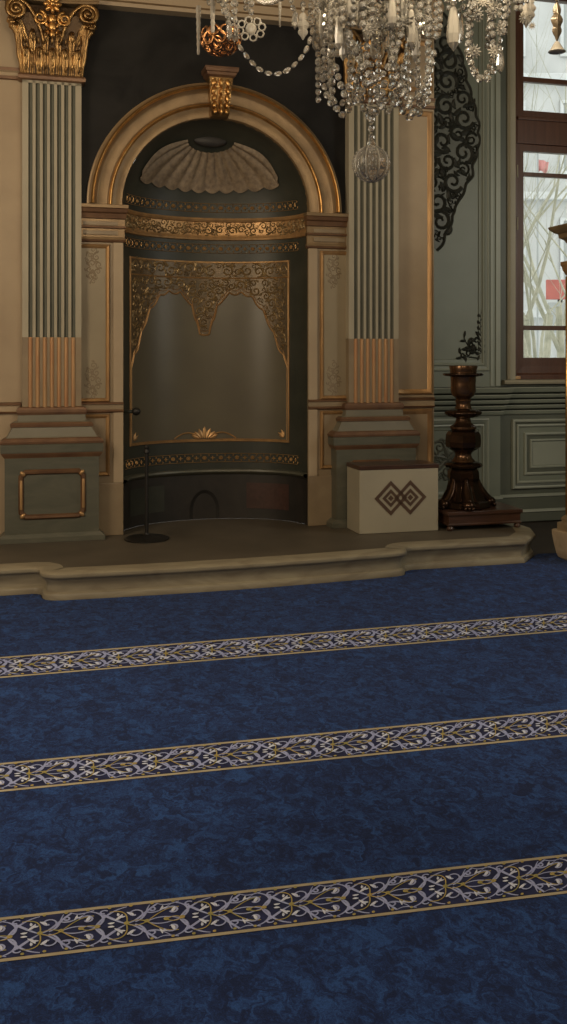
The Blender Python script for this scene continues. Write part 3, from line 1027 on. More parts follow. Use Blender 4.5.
def capital(root, uc, fr, z0, z1):
    hw = .225
    bm = NB()
    H = z1 - z0
    rings = []
    for v, e in ((0, .0), (.03, .01), (.06, .0), (.3, .005), (.6, .02), (.8, .05), (.88, .08)):
        h = hw + e
        rings.append([(uc - h, -.006, z0 + H * v), (uc - h, fr - e, z0 + H * v), (uc + h, fr - e, z0 + H * v), (uc + h, -.006, z0 + H * v)])
    loft(bm, rings)
    c = part('capital', bm, 'capdark', root)
    bm = NB()
    for z, e in ((z0 - .005, .03),):
        loft(bm, [[(uc - hw - e_, -.006, zz), (uc - hw - e_, fr - e_, zz), (uc + hw + e_, fr - e_, zz), (uc + hw + e_, -.006, zz)] for zz, e_ in ((z0 - .02, .005), (z0 - .012, .025), (z0 + .01, .028), (z0 + .025, .02), (z0 + .03, .004))])
    part('astragal', bm, 'brown', c)
    bm = NB()
    for k in range(5):
        acanthus(bm, uc + (-.19 + .095 * k), fr - .008, z0 + .03, .19, .036, .034, .055)
    for k in range(4):
        acanthus(bm, uc + (-.145 + .0967 * k), fr - .004, z0 + .03, .32, .034, .042, .065)
    for sg in (-1, 1):
        acanthus(bm, uc + sg * .215, fr - .006, z0 + .03, .36, .034, .05, .07, tilt=sg * .05)
        acanthus(bm, uc + sg * .17, fr - .01, z0 + .2, .22, .045, .05, .06, tilt=sg * .10)
    for k in range(9):
        for j in range(3):
            blob(bm, (uc - .20 + .05 * k, fr - .03 - .012 * j, z0 + .07 + .10 * j + .02 * (k % 2)), .009, .010, .028, 7, 5, axis=((k - 4) * .06, -.4, 1))
    part('acanthus_leaves', bm, 'capgold', c, smooth='all')
    for sg in (-1, 1):
        bm = NB()
        cu, cz = uc + sg * .262, z1 - .115
        pts, rr = [], []
        for i in range(15):                      # stalk rising to the volute
            tt = i / 14
            pts.append((uc + sg * (.06 + .2 * tt**1.4), fr - .03 - .05 * tt, z0 + .25 + (cz + .075 - z0 - .25) * math.sin(tt * PI / 2))); rr.append(.013 + .008 * tt)
        n = 34
        for i in range(1, n + 1):
            a = PI / 2 - sg * 2 * PI * 2.1 * i / n
            r = .075 * (1 - .86 * i / n)
            pts.append((cu + r * math.cos(a), fr - .085 - .03 * i / n, cz + r * math.sin(a))); rr.append(.021 * (1 - .45 * i / n))
        tube(bm, pts, rr, 8)
        blob(bm, (cu, fr - .12, cz), .024, .024, .018, 10, 6, axis=(0, 1, 0))
        lathe_pts = None
        part('volute', bm, 'capgold', c, smooth='all')
        bm = NB()
        acanthus(bm, uc + sg * .25, fr - .05, z1 - .28, .11, .05, .03, .05, tilt=sg * .06)
        blob(bm, (uc + sg * .29, fr - .08, z1 - .215), .03, .025, .02, 10, 6)
        part('volute_leaf', bm, 'capgold', c, smooth='all')
    bm = NB()
    for i in range(8):
        a = 2 * PI * i / 8
        blob(bm, (uc + .04 * math.cos(a), fr - .10, z1 - .06 + .04 * math.sin(a)), .018, .016, .030, 8, 6, axis=(math.cos(a), 0, math.sin(a)))
    blob(bm, (uc, fr - .115, z1 - .06), .022, .02, .022, 10, 6)
    part('flower', bm, 'gold', c, smooth='all')
    bm = NB()
    for z, r in ((z1 - .16, .034), (z1 - .22, .03), (z1 - .275, .024)):
        blob(bm, (uc, fr - .07, z), r, r * .7, r * 1.2, 10, 6)
        for sg in (-1, 1): blob(bm, (uc + sg * r * 1.5, fr - .06, z + .02), r * .5, r * .5, r * 1.1, 8, 6, axis=(sg * .6, 0, 1))
    for sg in (-1, 1):
        pts = spiral(uc + sg * .09, z1 - .16, .055, .012, PI / 2, PI / 2 + sg * 3.4 * PI, 22)
        tube(bm, [(x, fr - .065, z) for x, z in pts], taper(22, .013, .008), 6)
    part('inner_volutes', bm, 'gold', c, smooth='all')
    bm = NB()                                    # concave-sided abacus
    n = 12
    fl = [(uc - .345 + .69 * i / n, fr - .135 + .055 * math.sin(PI * i / n)) for i in range(n + 1)]
    for (za, zb, e) in ((z1 - .035, z1 - .018, -.012), (z1 - .018, z1 - .0015, 0.0)):
        slab(bm, [(uc - .345 - e, -.006)] + [(x, y - e) for x, y in fl] + [(uc + .345 + e, -.006)], za, zb)
    part('abacus', bm, 'bronze', c)
    return c


pilaster(-1, 'fluted pilaster with gilded leaf capital at the left of the arch')
pilaster(1, 'fluted pilaster right of the arch, behind the crystal chandelier')

# entablature over the pilasters
bm = NB()
e0, e1 = UL + .005, 1.90
sec = [(4.302, .115), (4.33, .12), (4.34, .135), (4.40, .135), (4.41, .155), (4.48, .155), (4.49, .18), (4.52, .19), (4.60, .13), (4.95, .13), (5.0, .2), (5.08, .28), (5.14, .30), (5.16, .01)]
loft(bm, [[(e0, -.001, z), (e0, -h, z), (e1, -h, z), (e1, -.001, z)] for z, h in sec], mids=[0, 1, 0, 1, 0, 1, 1, 0, 0, 1, 1, 0, 0])
o = struct('trim_1', bm, ['cream', 'bronze'])

# side wall string courses, frames and gilded edge
for idx, (u0, u1, nm) in enumerate(((UL + .005, -1.53, 'trim_2'), (1.53, 1.888, 'trim_3'))):
    bm = NB()
    for sec in ([(1.150, .001), (1.153, .02), (1.168, .024), (1.175, .012), (1.21, .012), (1.216, .026), (1.235, .026), (1.24, .001)],
                [(3.70, .001), (3.705, .022), (3.725, .026), (3.732, .012), (3.755, .012), (3.765, .03), (3.79, .034), (3.795, .001)]):
        loft(bm, [[(u0, -.0005, z), (u0, -h, z), (u1, -h, z), (u1, -.0005, z)] for z, h in sec], mids=[1, 1, 0, 0, 0, 1, 1])
    struct(nm, bm, ['cream', 'brown'])
FP = [(-.012, .001), (-.01, .014), (.002, .022), (.012, .02), (.022, .010), (.03, .006), (.034, .001)]
for nm, u0, u1 in (('trim_4', 1.40, 1.862), ('trim_5', UL + .15, -1.92)):
    bm = NB()
    for z0, z1 in ((1.275, 3.67), (.40, 1.13), (3.85, 4.27)):
        moulding(bm, rect(u0, u1, z0, z1), FP, on_wall(-.0), closed=True)
    struct(nm, bm, 'goldflat', smooth=True)

# ------------------------------------------------------------------ green bay: panel mouldings, dado, skirting
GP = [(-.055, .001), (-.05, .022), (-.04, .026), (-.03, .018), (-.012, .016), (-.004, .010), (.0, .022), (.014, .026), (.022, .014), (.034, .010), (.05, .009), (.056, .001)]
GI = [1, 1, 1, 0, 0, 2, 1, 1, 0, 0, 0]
bm = NB()
moulding(bm, rect(1.955, 2.665, 1.505, 5.2), GP, on_wall(WG), closed=True, mids=GI)
moulding(bm, rect(1.955, 2.665, .30, .955), GP, on_wall(WG), closed=True, mids=GI)
# narrow flat strips at the corner of the bay
for a, b, h in ((2.735, 2.765, .010), (2.79, 2.836, .012)):
    box(bm, a, b, WG - h, WG - .0005, 1.31, 5.2, mi=1)
struct('trim_6', bm, ['green', 'greenlt', 'greendark'])
bm = NB()
dp, dm = [(0.0, 1.03)], []
for i, (za, zb_, oa, ob) in enumerate(((1.032, 1.072, .016, .026), (1.088, 1.124, .032, .044), (1.140, 1.176, .050, .060), (1.192, 1.228, .064, .076), (1.244, 1.296, .080, .098))):
    dp += [(oa - .022, za), (oa, za + .002), (oa + .006, za + .010), (ob, zb_ - .006), (ob - .004, zb_), (oa - .018, zb_ + .001)]
    dm += [1, 1, 0, 0, 2, 1]
dp.append((0.0, 1.302)); dm.append(1)
moulding(bm, [(1.892, WG), (2.842, WG), (2.842, WW), (UR - .002, WW)], dp, on_plan, mids=dm)
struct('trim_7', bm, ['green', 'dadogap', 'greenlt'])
bm = NB()
bp = [(0.0, .27), (.016, .262), (.018, .245), (.010, .235), (.010, .125), (.024, .118), (.028, .10), (.022, .09), (.026, .012), (.0, .010)]
moulding(bm, [(2.53, WG), (2.842, WG), (2.842, WW), (UR - .002, WW)], [(a, b) for a, b in bp], on_plan, mids=[1, 1, 0, 0, 1, 1, 0, 0, 0])
struct('baseboard_window', bm, ['greendark', 'greenlt'])
# nested panel under the window
bm = NB()
NP = [(-.004, .001), (0, .03), (.012, .036), (.026, .03), (.03, .014), (.046, .010), (.05, .022), (.062, .026), (.072, .018), (.076, .006), (.125, .004), (.13, .024), (.142, .028), (.154, .02), (.158, .006), (.19, .006), (.194, .018), (.206, .02), (.214, .006), (.218, .006)]
NI = [1, 1, 1, 0, 0, 1, 1, 1, 2, 2, 1, 1, 1, 0, 0, 1, 1, 1, 1]
moulding(bm, rect(3.0, 4.64, .325, .985), NP, on_wall(WW), closed=True, mids=NI)
box(bm, 3.21, 4.43, WW - .006, WW - .0005, .535, .775, mi=1)
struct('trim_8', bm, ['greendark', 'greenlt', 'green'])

# ------------------------------------------------------------------ dark relief ornaments on the green panel
AXU = 2.19


def med_half(z):                          # half-width of the medallion at height z
    K = [(2.56, .0), (2.62, .04), (2.74, .085), (2.86, .15), (2.98, .165), (3.05, .23), (3.16, .27), (3.27, .345), (3.40, .36), (3.52, .41), (3.66, .42), (3.78, .41), (3.92, .37), (4.05, .33), (4.2, .28), (4.35, .25), (4.5, .19), (4.7, .10), (4.85, .0)]
    if z <= K[0][0] or z >= K[-1][0]: return 0
    for (a, b), (c, d) in zip(K, K[1:]):
        if a <= z <= c: return b + (d - b) * (z - a) / (c - a)


bm = NB()
gw = on_wall(WG)
n = 90
ring = []
for i in range(n + 1):
    z = 2.565 + 2.28 * i / n
    ring.append((AXU + med_half(z) + .022 * abs(math.sin(i * .5)), z))
left = [(AXU - med_half(z) * .62 - .008 * abs(math.sin(k * .75)), z) for k, (x, z) in reversed(list(enumerate(ring)))]
prism(bm, ring + left[1:-1], WG - .004, WG - .0005)
t_o = wall_obj('medallion_relief', bm, 'relief2', (AXU, WG, 2.56))
tag(t_o, 'tall dark scrollwork medallion on the green wall panel', 'wall ornament')
bm = NB()
inside = lambda x, y: (x >= AXU and x - AXU < med_half(y) * 1.03) or (x < AXU and AXU - x < med_half(y) * .62)
fill_scrolls(bm, inside, (AXU - .26, AXU + .43, 2.57, 4.85), 130, .026, .105, gw, 11, .016, .33, 0, 3, 16000, .005)
ribbon(bm, ring, .030, gw, .014, 0, .005)
part('medallion_scrolls', bm, 'relief', t_o)

bm = NB()
cu, cz = 2.655, 1.565                      # corner foliage of the upper panel
stem = bez((cu - .01, cz), (cu + .005, cz + .15), (cu - .045, cz + .26), (cu - .015, cz + .46), 16)
ribbon(bm, stem, taper(16, .03, .012), gw, .012, 0, .002)
for i in range(1, 16):
    x, y = stem[i]
    sg = -1 if i % 2 else 1
    leaf_ribbon(bm, x, y, PI / 2 + sg * 1.0, .075 - .0026 * i, .034, gw, .012, 0, -sg * .9, .004)
for (x, y, r, a0, sg) in ((cu - .06, cz + .17, .038, -1, 1), (cu - .05, cz + .07, .04, 1, -1), (cu - .14, cz + .05, .035, 0, 1), (cu - .12, cz + .13, .026, 2, -1), (cu - .20, cz + .035, .026, 0, -1)):
    ribbon(bm, spiral(x, y, r, r * .25, a0, a0 + sg * 2.2 * PI, 14), taper(14, .022, .012), gw, .012, 0, .003)
    for k in range(3):
        b = a0 + sg * (.6 + 1.5 * k)
        leaf_ribbon(bm, x + r * math.cos(b), y + r * math.sin(b), b + sg * .5, .06, .03, gw, .012, 0, sg * .8, .004)
low = bez((cu, cz + .005), (cu - .08, cz - .005), (cu - .16, cz + .04), (cu - .26, cz + .01), 12)
ribbon(bm, low, taper(12, .018, .008), gw, .012, 0, .002)
dg = bez((cu - .02, cz + .05), (cu - .10, cz + .06), (cu - .16, cz + .12), (cu - .19, cz + .20), 12)
ribbon(bm, dg, taper(12, .012, .006), gw, .012, 0, .002)
for i in range(2, 13, 2):
    leaf_ribbon(bm, *dg[i], 2.0 + (.8 if i % 4 else -.9), .06, .028, gw, .012, 0, .5, .004)
o = wall_obj('corner_foliage', bm, 'relief', (cu, WG, cz))
tag(o, 'dark leafy corner ornament on the green panel above the candlestick', 'wall ornament')

bm = NB()
fill_scrolls(bm, lambda x, y: ((x - 2.30) / .23)**2 + ((y - .63) / .20)**2 < 1, (2.0, 2.55, .4, .85), 26, .025, .06, gw, 4, .012, .36, 0, 3, 4000, .001)
for k in range(6):
    leaf_ribbon(bm, 2.30, .63, k * PI / 3 + .4, .16, .05, gw, .012, 0, .8, .003)
o = wall_obj('scroll_relief', bm, 'relief2', (2.3, WG, .63))
tag(o, 'grey scroll ornament on the low wall panel behind the candlestick', 'wall ornament')

# ------------------------------------------------------------------ window
bm = NB()
box(bm, 2.95, WU0 + .012, WW - .02, WW + .0, 1.365, 5.3)
box(bm, WU1 - .012, 4.70, WW - .02, WW + .0, 1.365, 5.3)
box(bm, 2.95, 4.70, WW - .02, WW + .0, 5.19, 5.3)
moulding(bm, [(2.955, 1.37), (2.955, 5.25), (4.695, 5.25), (4.695, 1.37)], torus_prof(.028, .018), on_wall(WW - .02))
struct('trim_9', bm, 'casing', smooth=True)
bm = NB()
loft(bm, [[(2.90, WW - h, z), (4.75, WW - h, z), (4.75, WW + .20, z), (2.90, WW + .20, z)] for z, h in ((1.318, .03), (1.325, .055), (1.345, .06), (1.36, .05), (1.364, .03))])
struct('trim_10', bm, 'casing')

WF = WW + .07                             # frame plane
win = bpy.data.objects.new('window_1', None); C.objects.link(win)
win.location = wall_to_world(3.8, WF, 1.365); win.rotation_euler = (0, 0, TH); win['kind'] = 'structure'
ORG['window_1'] = Vector((3.8, WF, 1.365))
bm = NB()
fo = [(WU0, 1.366), (WU0, 5.19), (WU1, 5.19), (WU1, 1.366)]
moulding(bm, fo, [(0, -.06), (0, .05), (.045, .05), (.05, .04), (.058, .03), (.062, .03), (.128, .028), (.140, .012), (.144, -.05), (0, -.06)], on_wall(WF), closed=True)
box(bm, WU0 + .10, WU1 - .10, WF - .028, WF + .04, 1.45, 1.575, .006)      # bottom rail
box(bm, WU0 + .10, WU1 - .10, WF - .012, WF + .04, 1.84, 1.885, .006)       # lower bar
box(bm, WU0 + .10, WU1 - .10, WF - .012, WF + .04, 3.325, 3.365, .006)      # bar near the top of the lower sash
box(bm, WU0 + .10, WU1 - .10, WF - .028, WF + .04, 3.56, 3.63, .006)
box(bm, WU0 + .05, WU1 - .05, WF - .05, WF + .04, 3.63, 3.86, .008)         # transom
box(bm, WU0 + .05, WU1 - .05, WF - .075, WF + .04, 3.855, 3.885, .006)
box(bm, WU0 + .10, WU1 - .10, WF - .028, WF + .04, 3.885, 3.955, .006)
box(bm, WU0 + .10, WU1 - .10, WF - .012, WF + .04, 4.235, 4.285, .006)      # upper bar
box(bm, 3.76, 3.88, WF - .035, WF + .04, 1.5, 5.15, .006)                   # meeting stile
part('window_frame', bm, 'mahogany', win)
for u0, u1 in ((WU0 + .09, 3.77), (3.87, WU1 - .09)):
    for z0, z1 in ((1.56, 3.60), (3.93, 5.15)):
        bm = NB(); box(bm, u0, u1, WF + .01, WF + .014, z0, z1); part('glass_pane', bm, 'glass', win)
for z in (3.36, 2.86):
    bm = NB(); tube(bm, [(WU0 + .052, WF - .052, z - .06), (WU0 + .052, WF - .052, z + .06)], .008, 8); part('hinge', bm, 'casing', win)
bm = NB(); box(bm, WU0 + .015, WU0 + .075, WF - .075, WF - .05, 1.368, 1.398, .004); part('latch', bm, 'reed', win)

# ------------------------------------------------------------------ white box with the interlaced diamonds
b0, b1, d0, d1, bh = 1.035, 1.705, -.50, -.195, .525
t = thing('podium_box', 'low cream box with brown interlaced diamonds on the stone step', 'box', ((b0 + b1) / 2, (d0 + d1) / 2, ZP))
bm = NB(); box(bm, b0, b1, d0, d1, ZP, ZP + bh - .02, .006); part('box_body', bm, 'boxwhite', t)
bm = NB(); box(bm, b0 - .004, b1 + .004, d0 - .006, d1 + .004, ZP + bh - .022, ZP + bh + .012, .005); part('top_board', bm, 'wood', t)
bm = NB()
ew = on_wall(d0 - .0005)
ecu, ecz = (b0 + b1) / 2 + .01, ZP + .275


def diamond(cu, cz, r, wd):
    moulding(bm, [(cu - r, cz), (cu, cz + r), (cu + r, cz), (cu, cz - r)], [(0, -.001), (0, .004), (wd, .004), (wd, -.001)], ew, closed=True)


for sg in (-1, 1):
    diamond(ecu + sg * .083, ecz, .138, .025)
    diamond(ecu + sg * .083, ecz, .072, .022)
    diamond(ecu + sg * .083, ecz, .024, .018)
part('emblem', bm, 'boxbrown', t)

# ------------------------------------------------------------------ candlestick on its low wooden stand
s0, s1, q0, q1 = 1.755, 2.42, -.575, -.08
t = thing('wooden_stand', 'low dark wooden stand with small feet under the candlestick', 'stand', ((s0 + s1) / 2, -.33, ZP))
bm = NB(); box(bm, s0, s1, q0, q1, ZP + .125, ZP + .155, .006); part('stand_top', bm, 'wood', t)
bm = NB()
rings = [[(s0 + e, q0 + e, z), (s1 - e, q0 + e, z), (s1 - e, q1 - e, z), (s0 + e, q1 - e, z)] for z, e in ((ZP + .126, .012), (ZP + .11, .016), (ZP + .06, .016), (ZP + .05, .008), (ZP + .04, .012))]
loft(bm, rings); part('apron', bm, 'wood', t)
for u in (s0 + .035, s1 - .035):
    for w in (q0 + .035, q1 - .035):
        bm = NB(); lathe(bm, [(.012, 0), (.026, .006), (.030, .018), (.022, .034), (.026, .052)], u, w, ZP, 14); part('foot', bm, 'wood', t, smooth=True)

cc, cw, cz0 = 2.005, -.33, ZP + .155
t = thing('giant_candlestick', 'tall dark bronze candlestick with turned knops on wooden stand', 'candlestick', (cc, cw, cz0))


def Zp(y, d=8.33): return EYE + (355 - y) * d / 1000.0


K = 8.33e-3


def prof_px(lst):
    return [(r * K, Zp(y)) for r, y in lst]


zb = cz0
bm = NB()
lathe(bm, [(.215, zb), (.225, zb + .01), (.222, zb + .03), (.21, zb + .05)] + prof_px([(21.5, 498), (19.5, 494), (17, 489), (15.5, 484), (15, 480), (16, 477), (15.5, 471), (13.5, 467)]), cc, cw, 0, 8, rot=.2)
base = part('base', bm, 'bronzedark', t)
for k, a in enumerate((PI + .35, -.12, PI / 2 - .2, -PI / 2 - .25)):
    bm = NB()
    pts, rr = [], []
    for i in range(13):
        v = i / 12
        r = .112 + .112 * v**1.5
        pts.append((cc + r * math.cos(a), cw + r * math.sin(a), Zp(476) + (zb + .045 - Zp(476)) * v - .03 * math.sin(PI * v)))
        rr.append(.020 + .016 * math.sin(PI * v) + .022 * v)
    tube(bm, pts, rr, 10)
    blob(bm, (cc + .225 * math.cos(a), cw + .225 * math.sin(a), zb + .042), .055, .055, .042, 12, 8)
    for j in (-1, 0, 1):
        blob(bm, (cc + .262 * math.cos(a + j * .12), cw + .262 * math.sin(a + j * .12), zb + .018), .016, .016, .018, 8, 6)
    part('claw_foot', bm, 'bronzedark', base, smooth='all')
bm = NB(); lathe(bm, prof_px([(13, 467), (17.5, 466), (18.5, 464), (17, 462), (12, 460.5)]), cc, cw, 0, 28, 14, .03); part('lower_ring', bm, 'bronzedark', t, smooth=True)
bm = NB(); lathe(bm, prof_px([(12, 460.5), (11, 459), (9, 457), (8, 454), (8.5, 452), (11, 450), (13.5, 448.5)]), cc, cw, 0, 24); part('lower_stem', bm, 'copper', t, smooth=True)
bm = NB(); lathe(bm, prof_px([(13.5, 448.5), (17, 446), (17.5, 441), (17, 434), (15, 431), (12, 429.5)]), cc, cw, 0, 8, rot=.3); part('faceted_knop', bm, 'bronzedark', t)
bm = NB(); lathe(bm, prof_px([(11, 430), (13, 428), (13, 426), (10, 424), (8, 422), (7, 418), (8, 417)]), cc, cw, 0, 24); part('middle_stem', bm, 'copper', t, smooth=True)
bm = NB(); lathe(bm, prof_px([(8, 417.5), (14, 416), (17.5, 413.5), (17.5, 411.5), (14, 409.5), (9, 408)]), cc, cw, 0, 48, 16, .045); part('gadrooned_ring', bm, 'bronzedark', t, smooth='all')
bm = NB(); lathe(bm, prof_px([(9, 408.5), (7.5, 406), (7, 403), (8, 400.5), (7, 399), (8.5, 397)]), cc, cw, 0, 24); part('upper_stem', bm, 'copper', t, smooth=True)
bm = NB(); lathe(bm, prof_px([(8.5, 397), (11, 395), (12.5, 391), (12.3, 384), (12.6, 377), (13, 376)]), cc, cw, 0, 28); part('candle_cup', bm, 'copper', t, smooth=True)
bm = NB(); lathe(bm, prof_px([(12.5, 376.5), (18.5, 375.5), (19.5, 374), (18, 373), (13, 373)]), cc, cw, 0, 48, 16, .04); part('drip_tray', bm, 'bronzedark', t, smooth='all')
bm = NB(); lathe(bm, prof_px([(13, 373.5), (13.2, 370), (14, 366.5), (13.6, 365.5), (12, 365.8), (11.5, 370)]), cc, cw, 0, 28); part('socket_rim', bm, 'copper', t, smooth=True)

# ------------------------------------------------------------------ thin post in front of the niche
su, sw = -.605, -.26
t = thing('stanchion_post', 'thin black stanchion on round base before the left niche jamb', 'post', (su, sw, ZP))
bm = NB(); lathe(bm, [(.165, 0), (.172, .004), (.172, .010), (.15, .018), (.06, .026), (.02, .04), (.016, .05)], su, sw, ZP, 32); part('round_base', bm, 'iron', t, smooth=True)
bm = NB(); lathe(bm, [(.014, .045), (.014, .66)], su, sw, ZP, 16); part('pole', bm, 'iron', t, smooth=True)
bm = NB(); lathe(bm, [(.014, .655), (.022, .66), (.022, .68), (.016, .69), (.020, .705), (.012, .72), (.002, .724)], su, sw, ZP, 18); part('finial', bm, 'iron', t, smooth=True)

# ------------------------------------------------------------------ gilded post at the right edge
px_, py_ = 2.297, 7.72
gu, gw_ = world_to_wall(px_, py_)
t = thing('gilded_post', 'gilded post on marble foot at the right edge of photo', 'post', (gu, gw_, PZ))


def sq(bm, lst, mi=None):
    loft(bm, [[(gu - h, gw_ - h, z), (gu + h, gw_ - h, z), (gu + h, gw_ + h, z), (gu - h, gw_ + h, z)] for h, z in lst])


bm = NB(); sq(bm, [(.10, PZ), (.125, PZ + .02), (.135, PZ + .05), (.148, PZ + .12), (.158, PZ + .19), (.16, PZ + .225), (.15, PZ + .235)]); part('marble_foot', bm, 'postmarble', t)
bm = NB(); sq(bm, [(.13, .243), (.13, .29), (.12, .30), (.105, .305), (.108, .33), (.098, .345), (.088, .355)]); part('collar', bm, 'cream_lo', t)
bm = NB(); sq(bm, [(.078, .35), (.078, 2.22)]); sh_ = part('shaft', bm, 'cream_lo', t)
bm = NB()
for a in (-1, 1):
    for b in (-1, 1):
        tube(bm, [(gu + a * .076, gw_ + b * .076, .36), (gu + a * .076, gw_ + b * .076, 2.21)], .012, 8)
part('gilded_edge', bm, 'gold', sh_, smooth='all')
bm = NB(); sq(bm, [(.075, 2.215), (.085, 2.225), (.10, 2.26), (.105, 2.285), (.112, 2.30), (.112, 2.325), (.09, 2.33)]); part('lower_capital', bm, 'goldflat', t)
bm = NB(); sq(bm, [(.075, 2.33), (.075, 2.47), (.085, 2.475)]); part('neck', bm, 'bronze', t)
bm = NB(); sq(bm, [(.08, 2.47), (.09, 2.49), (.12, 2.51), (.125, 2.54), (.145, 2.55), (.172, 2.575), (.18, 2.59), (.18, 2.60), (.15, 2.605)]); part('cornice_cap', bm, 'bronze', t)
bm = NB(); sq(bm, [(.072, 2.60), (.072, 2.68), (.06, 2.69)]); part('top_block', bm, 'goldflat', t)

# ------------------------------------------------------------------ chandelier
HX, HY = 0.298, 3.40
t = thing('crystal_chandelier', 'large crystal chandelier of bead strands and prisms hanging from above', 'chandelier', (HX, HY, 2.18), wall=False)
SC = 3.4e-3


def CP(px, py, dy=0.0):
    """point hung at the chandelier, measured in the photograph's scale at its distance"""
    return Vector((HX + (px - 371.2) * SC, HY + dy, EYE + (355 - py) * SC))


nstr = [0]


def beads(path, size=.0115, elong=1.15, gap=1.0, mk='crystal', name='bead_strand', nseg=7):
    """beads threaded on a polyline"""
    bm = NB()
    pts = [Vector(p) for p in path]
    seg = [(b - a).length for a, b in zip(pts, pts[1:])]
    tot = sum(seg)
    step = 2 * size * elong * gap
    n = max(1, int(tot / step))
    for i in range(n):
        s = (i + .5) / n * tot
        k = 0
        while k < len(seg) - 1 and s > seg[k]: s -= seg[k]; k += 1
        a, b = pts[k], pts[k + 1]
        f = s / max(seg[k], 1e-9)
        p = a.lerp(b, min(1, f))
        sz = size * rnd.uniform(.9, 1.08)
        blob(bm, p, sz, sz * .82, sz * elong, nseg, 5, axis=(b - a))
    o = part(name, bm, mk, t)
    return o


def garland(a, b, sag, n=14):
    a, b = Vector(a), Vector(b)
    return [a.lerp(b, i / n) - Vector((0, 0, sag * 4 * (i / n) * (1 - i / n))) for i in range(n + 1)]


def prism_drop(p, ln, r, mk='crystal', n=6, name='prism_drop'):
    """long faceted drop hanging down from p"""
    bm = NB()
    lathe(bm, [(r * .25, 0), (r * .55, -ln * .06), (r * .8, -ln * .3), (r, -ln * .62), (r * .85, -ln * .82), (r * .05, -ln)], p[0], p[1], p[2], n, rot=rnd.uniform(0, 1))
    blob(bm, (p[0], p[1], p[2] + r * .55), r * .5, r * .5, r * .55, 6, 4)
    return part(name, bm, mk, t)


def icicle(p, ln, r, mk='frost'):
    bm = NB()
    n = 14
    lathe(bm, [(r * (1.12 if i % 2 else .88) * (1 - .45 * i / n), -ln * i / n) for i in range(n + 1)], p[0], p[1], p[2], 8)
    return part('icicle_prism', bm, mk, t)


def rosette(p, r, mk='frost', lobes=8):
    bm = NB()
    p = Vector(p)
    q = Matrix.Rotation(rnd.uniform(-.5, .5), 3, 'X') @ Matrix.Rotation(rnd.uniform(-.7, .7), 3, 'Z')
    for ringn, (rad, ln, off) in enumerate(((.60, .40, 0.0), (.34, .30, .5))):
        for i in range(lobes + 3):
            a = 2 * PI * (i + off) / (lobes + 3)
            d = q @ Vector((math.cos(a), -.25 - .35 * ringn, math.sin(a))).normalized()
            blob(bm, p + d * r * rad, r * .13, r * .10, r * ln, 5, 4, axis=d)
    blob(bm, p + q @ Vector((0, -r * .25, 0)), r * .22, r * .2, r * .22, 6, 4)
    return part('crystal_rosette', bm, mk, t)


def leaf_plaque(p, ln, wd, mk, bell=False):
    """oak-like flat crystal leaf hanging from p"""
    bm = NB()
    n = 16
    fr_, bk = [], []
    edge_r, edge_l = [], []
    for i in range(n + 1):
        v = i / n
        w_ = wd * math.sin(PI * min(1, v * .96 + .03))**.7 * (.58 + .42 * abs(math.sin(v * PI * 3.3)))
        z = p[2] - ln * v
        edge_r.append((p[0] + w_, p[1], z)); edge_l.append((p[0] - w_, p[1], z))
        fr_.append((p[0], p[1] - .010 * math.sin(PI * v) - .002, z)); bk.append((p[0], p[1] + .010 * math.sin(PI * v) + .002, z))
    loft(bm, [[edge_l[i], fr_[i], edge_r[i], bk[i]] for i in range(n + 1)])
    blob(bm, (p[0], p[1], p[2] + .008), .007, .007, .009, 6, 4)
    o = part('leaf_plaque', bm, mk, t)
    if bell:
        bm = NB(); lathe(bm, [(.006, 0), (.014, -.012), (.022, -.026), (.030, -.034), (.028, -.036), (.004, -.02)], p[0], p[1], p[2] - ln, 14)
        part('bell_drop', bm, 'frost', t)
    return o


# upper body: stem, rings and arms (mostly above the frame)
bm = NB()
lathe(bm, [(.02, 2.80), (.05, 2.83), (.06, 2.88), (.03, 2.93), (.022, 3.0), (.05, 3.08), (.085, 3.14), (.05, 3.2), (.025, 3.26), (.03, 3.34), (.015, 3.42), (.012, Z_CEIL - .08), (.09, Z_CEIL - .06), (.10, Z_CEIL - .004)], HX, HY, 0, 20)
part('central_stem', bm, 'cupgold', t, smooth=True)
for R_, z in ((.205, 2.93), (.145, 2.84), (.09, 2.78)):
    bm = NB()
    tube(bm, [(HX + R_ * math.cos(2 * PI * i / 40), HY + R_ * math.sin(2 * PI * i / 40), z) for i in range(40)], .007, 6, closed=True)
    for k in range(4):
        a = 2 * PI * k / 4 + .4
        tube(bm, [(HX + .02 * math.cos(a), HY + .02 * math.sin(a), z + .03), (HX + R_ * math.cos(a), HY + R_ * math.sin(a), z)], .005, 6)
    part('gilt_ring', bm, 'frost', t, smooth='all')
ARMS = [(PI, .52), (.0, .40), (.62, .60), (PI - .75, .58), (-.8, .58), (PI + .85, .60), (-PI / 2, .55), (PI / 2, .55)]
for a, R_ in ARMS:
    ca, sa = math.cos(a), math.sin(a)
    bm = NB()
    pts = bez((.05, 3.12), (.25, 2.92), (R_ - .02, 2.82), (R_, 3.02), 14)
    tube(bm, [(HX + r * ca, HY + r * sa, z) for r, z in pts], taper(14, .013, .008), 8)
    arm = part('candle_arm', bm, 'crystal', t, smooth='all')
    bm = NB(); lathe(bm, [(.012, 3.02), (.055, 3.035), (.075, 3.05), (.078, 3.056), (.02, 3.048), (.018, 3.07), (.021, 3.10), (.018, 3.105)], HX + R_ * ca, HY + R_ * sa, 0, 18, 9, .04)
    part('drip_pan', bm, 'crystal', arm, smooth='all')
    bm = NB(); lathe(bm, [(.011, 3.10), (.011, 3.19), (.006, 3.2), (.013, 3.215), (.010, 3.24), (.001, 3.27)], HX + R_ * ca, HY + R_ * sa, 0, 12)
    part('candle_lamp', bm, 'boxwhite', arm, smooth='all')

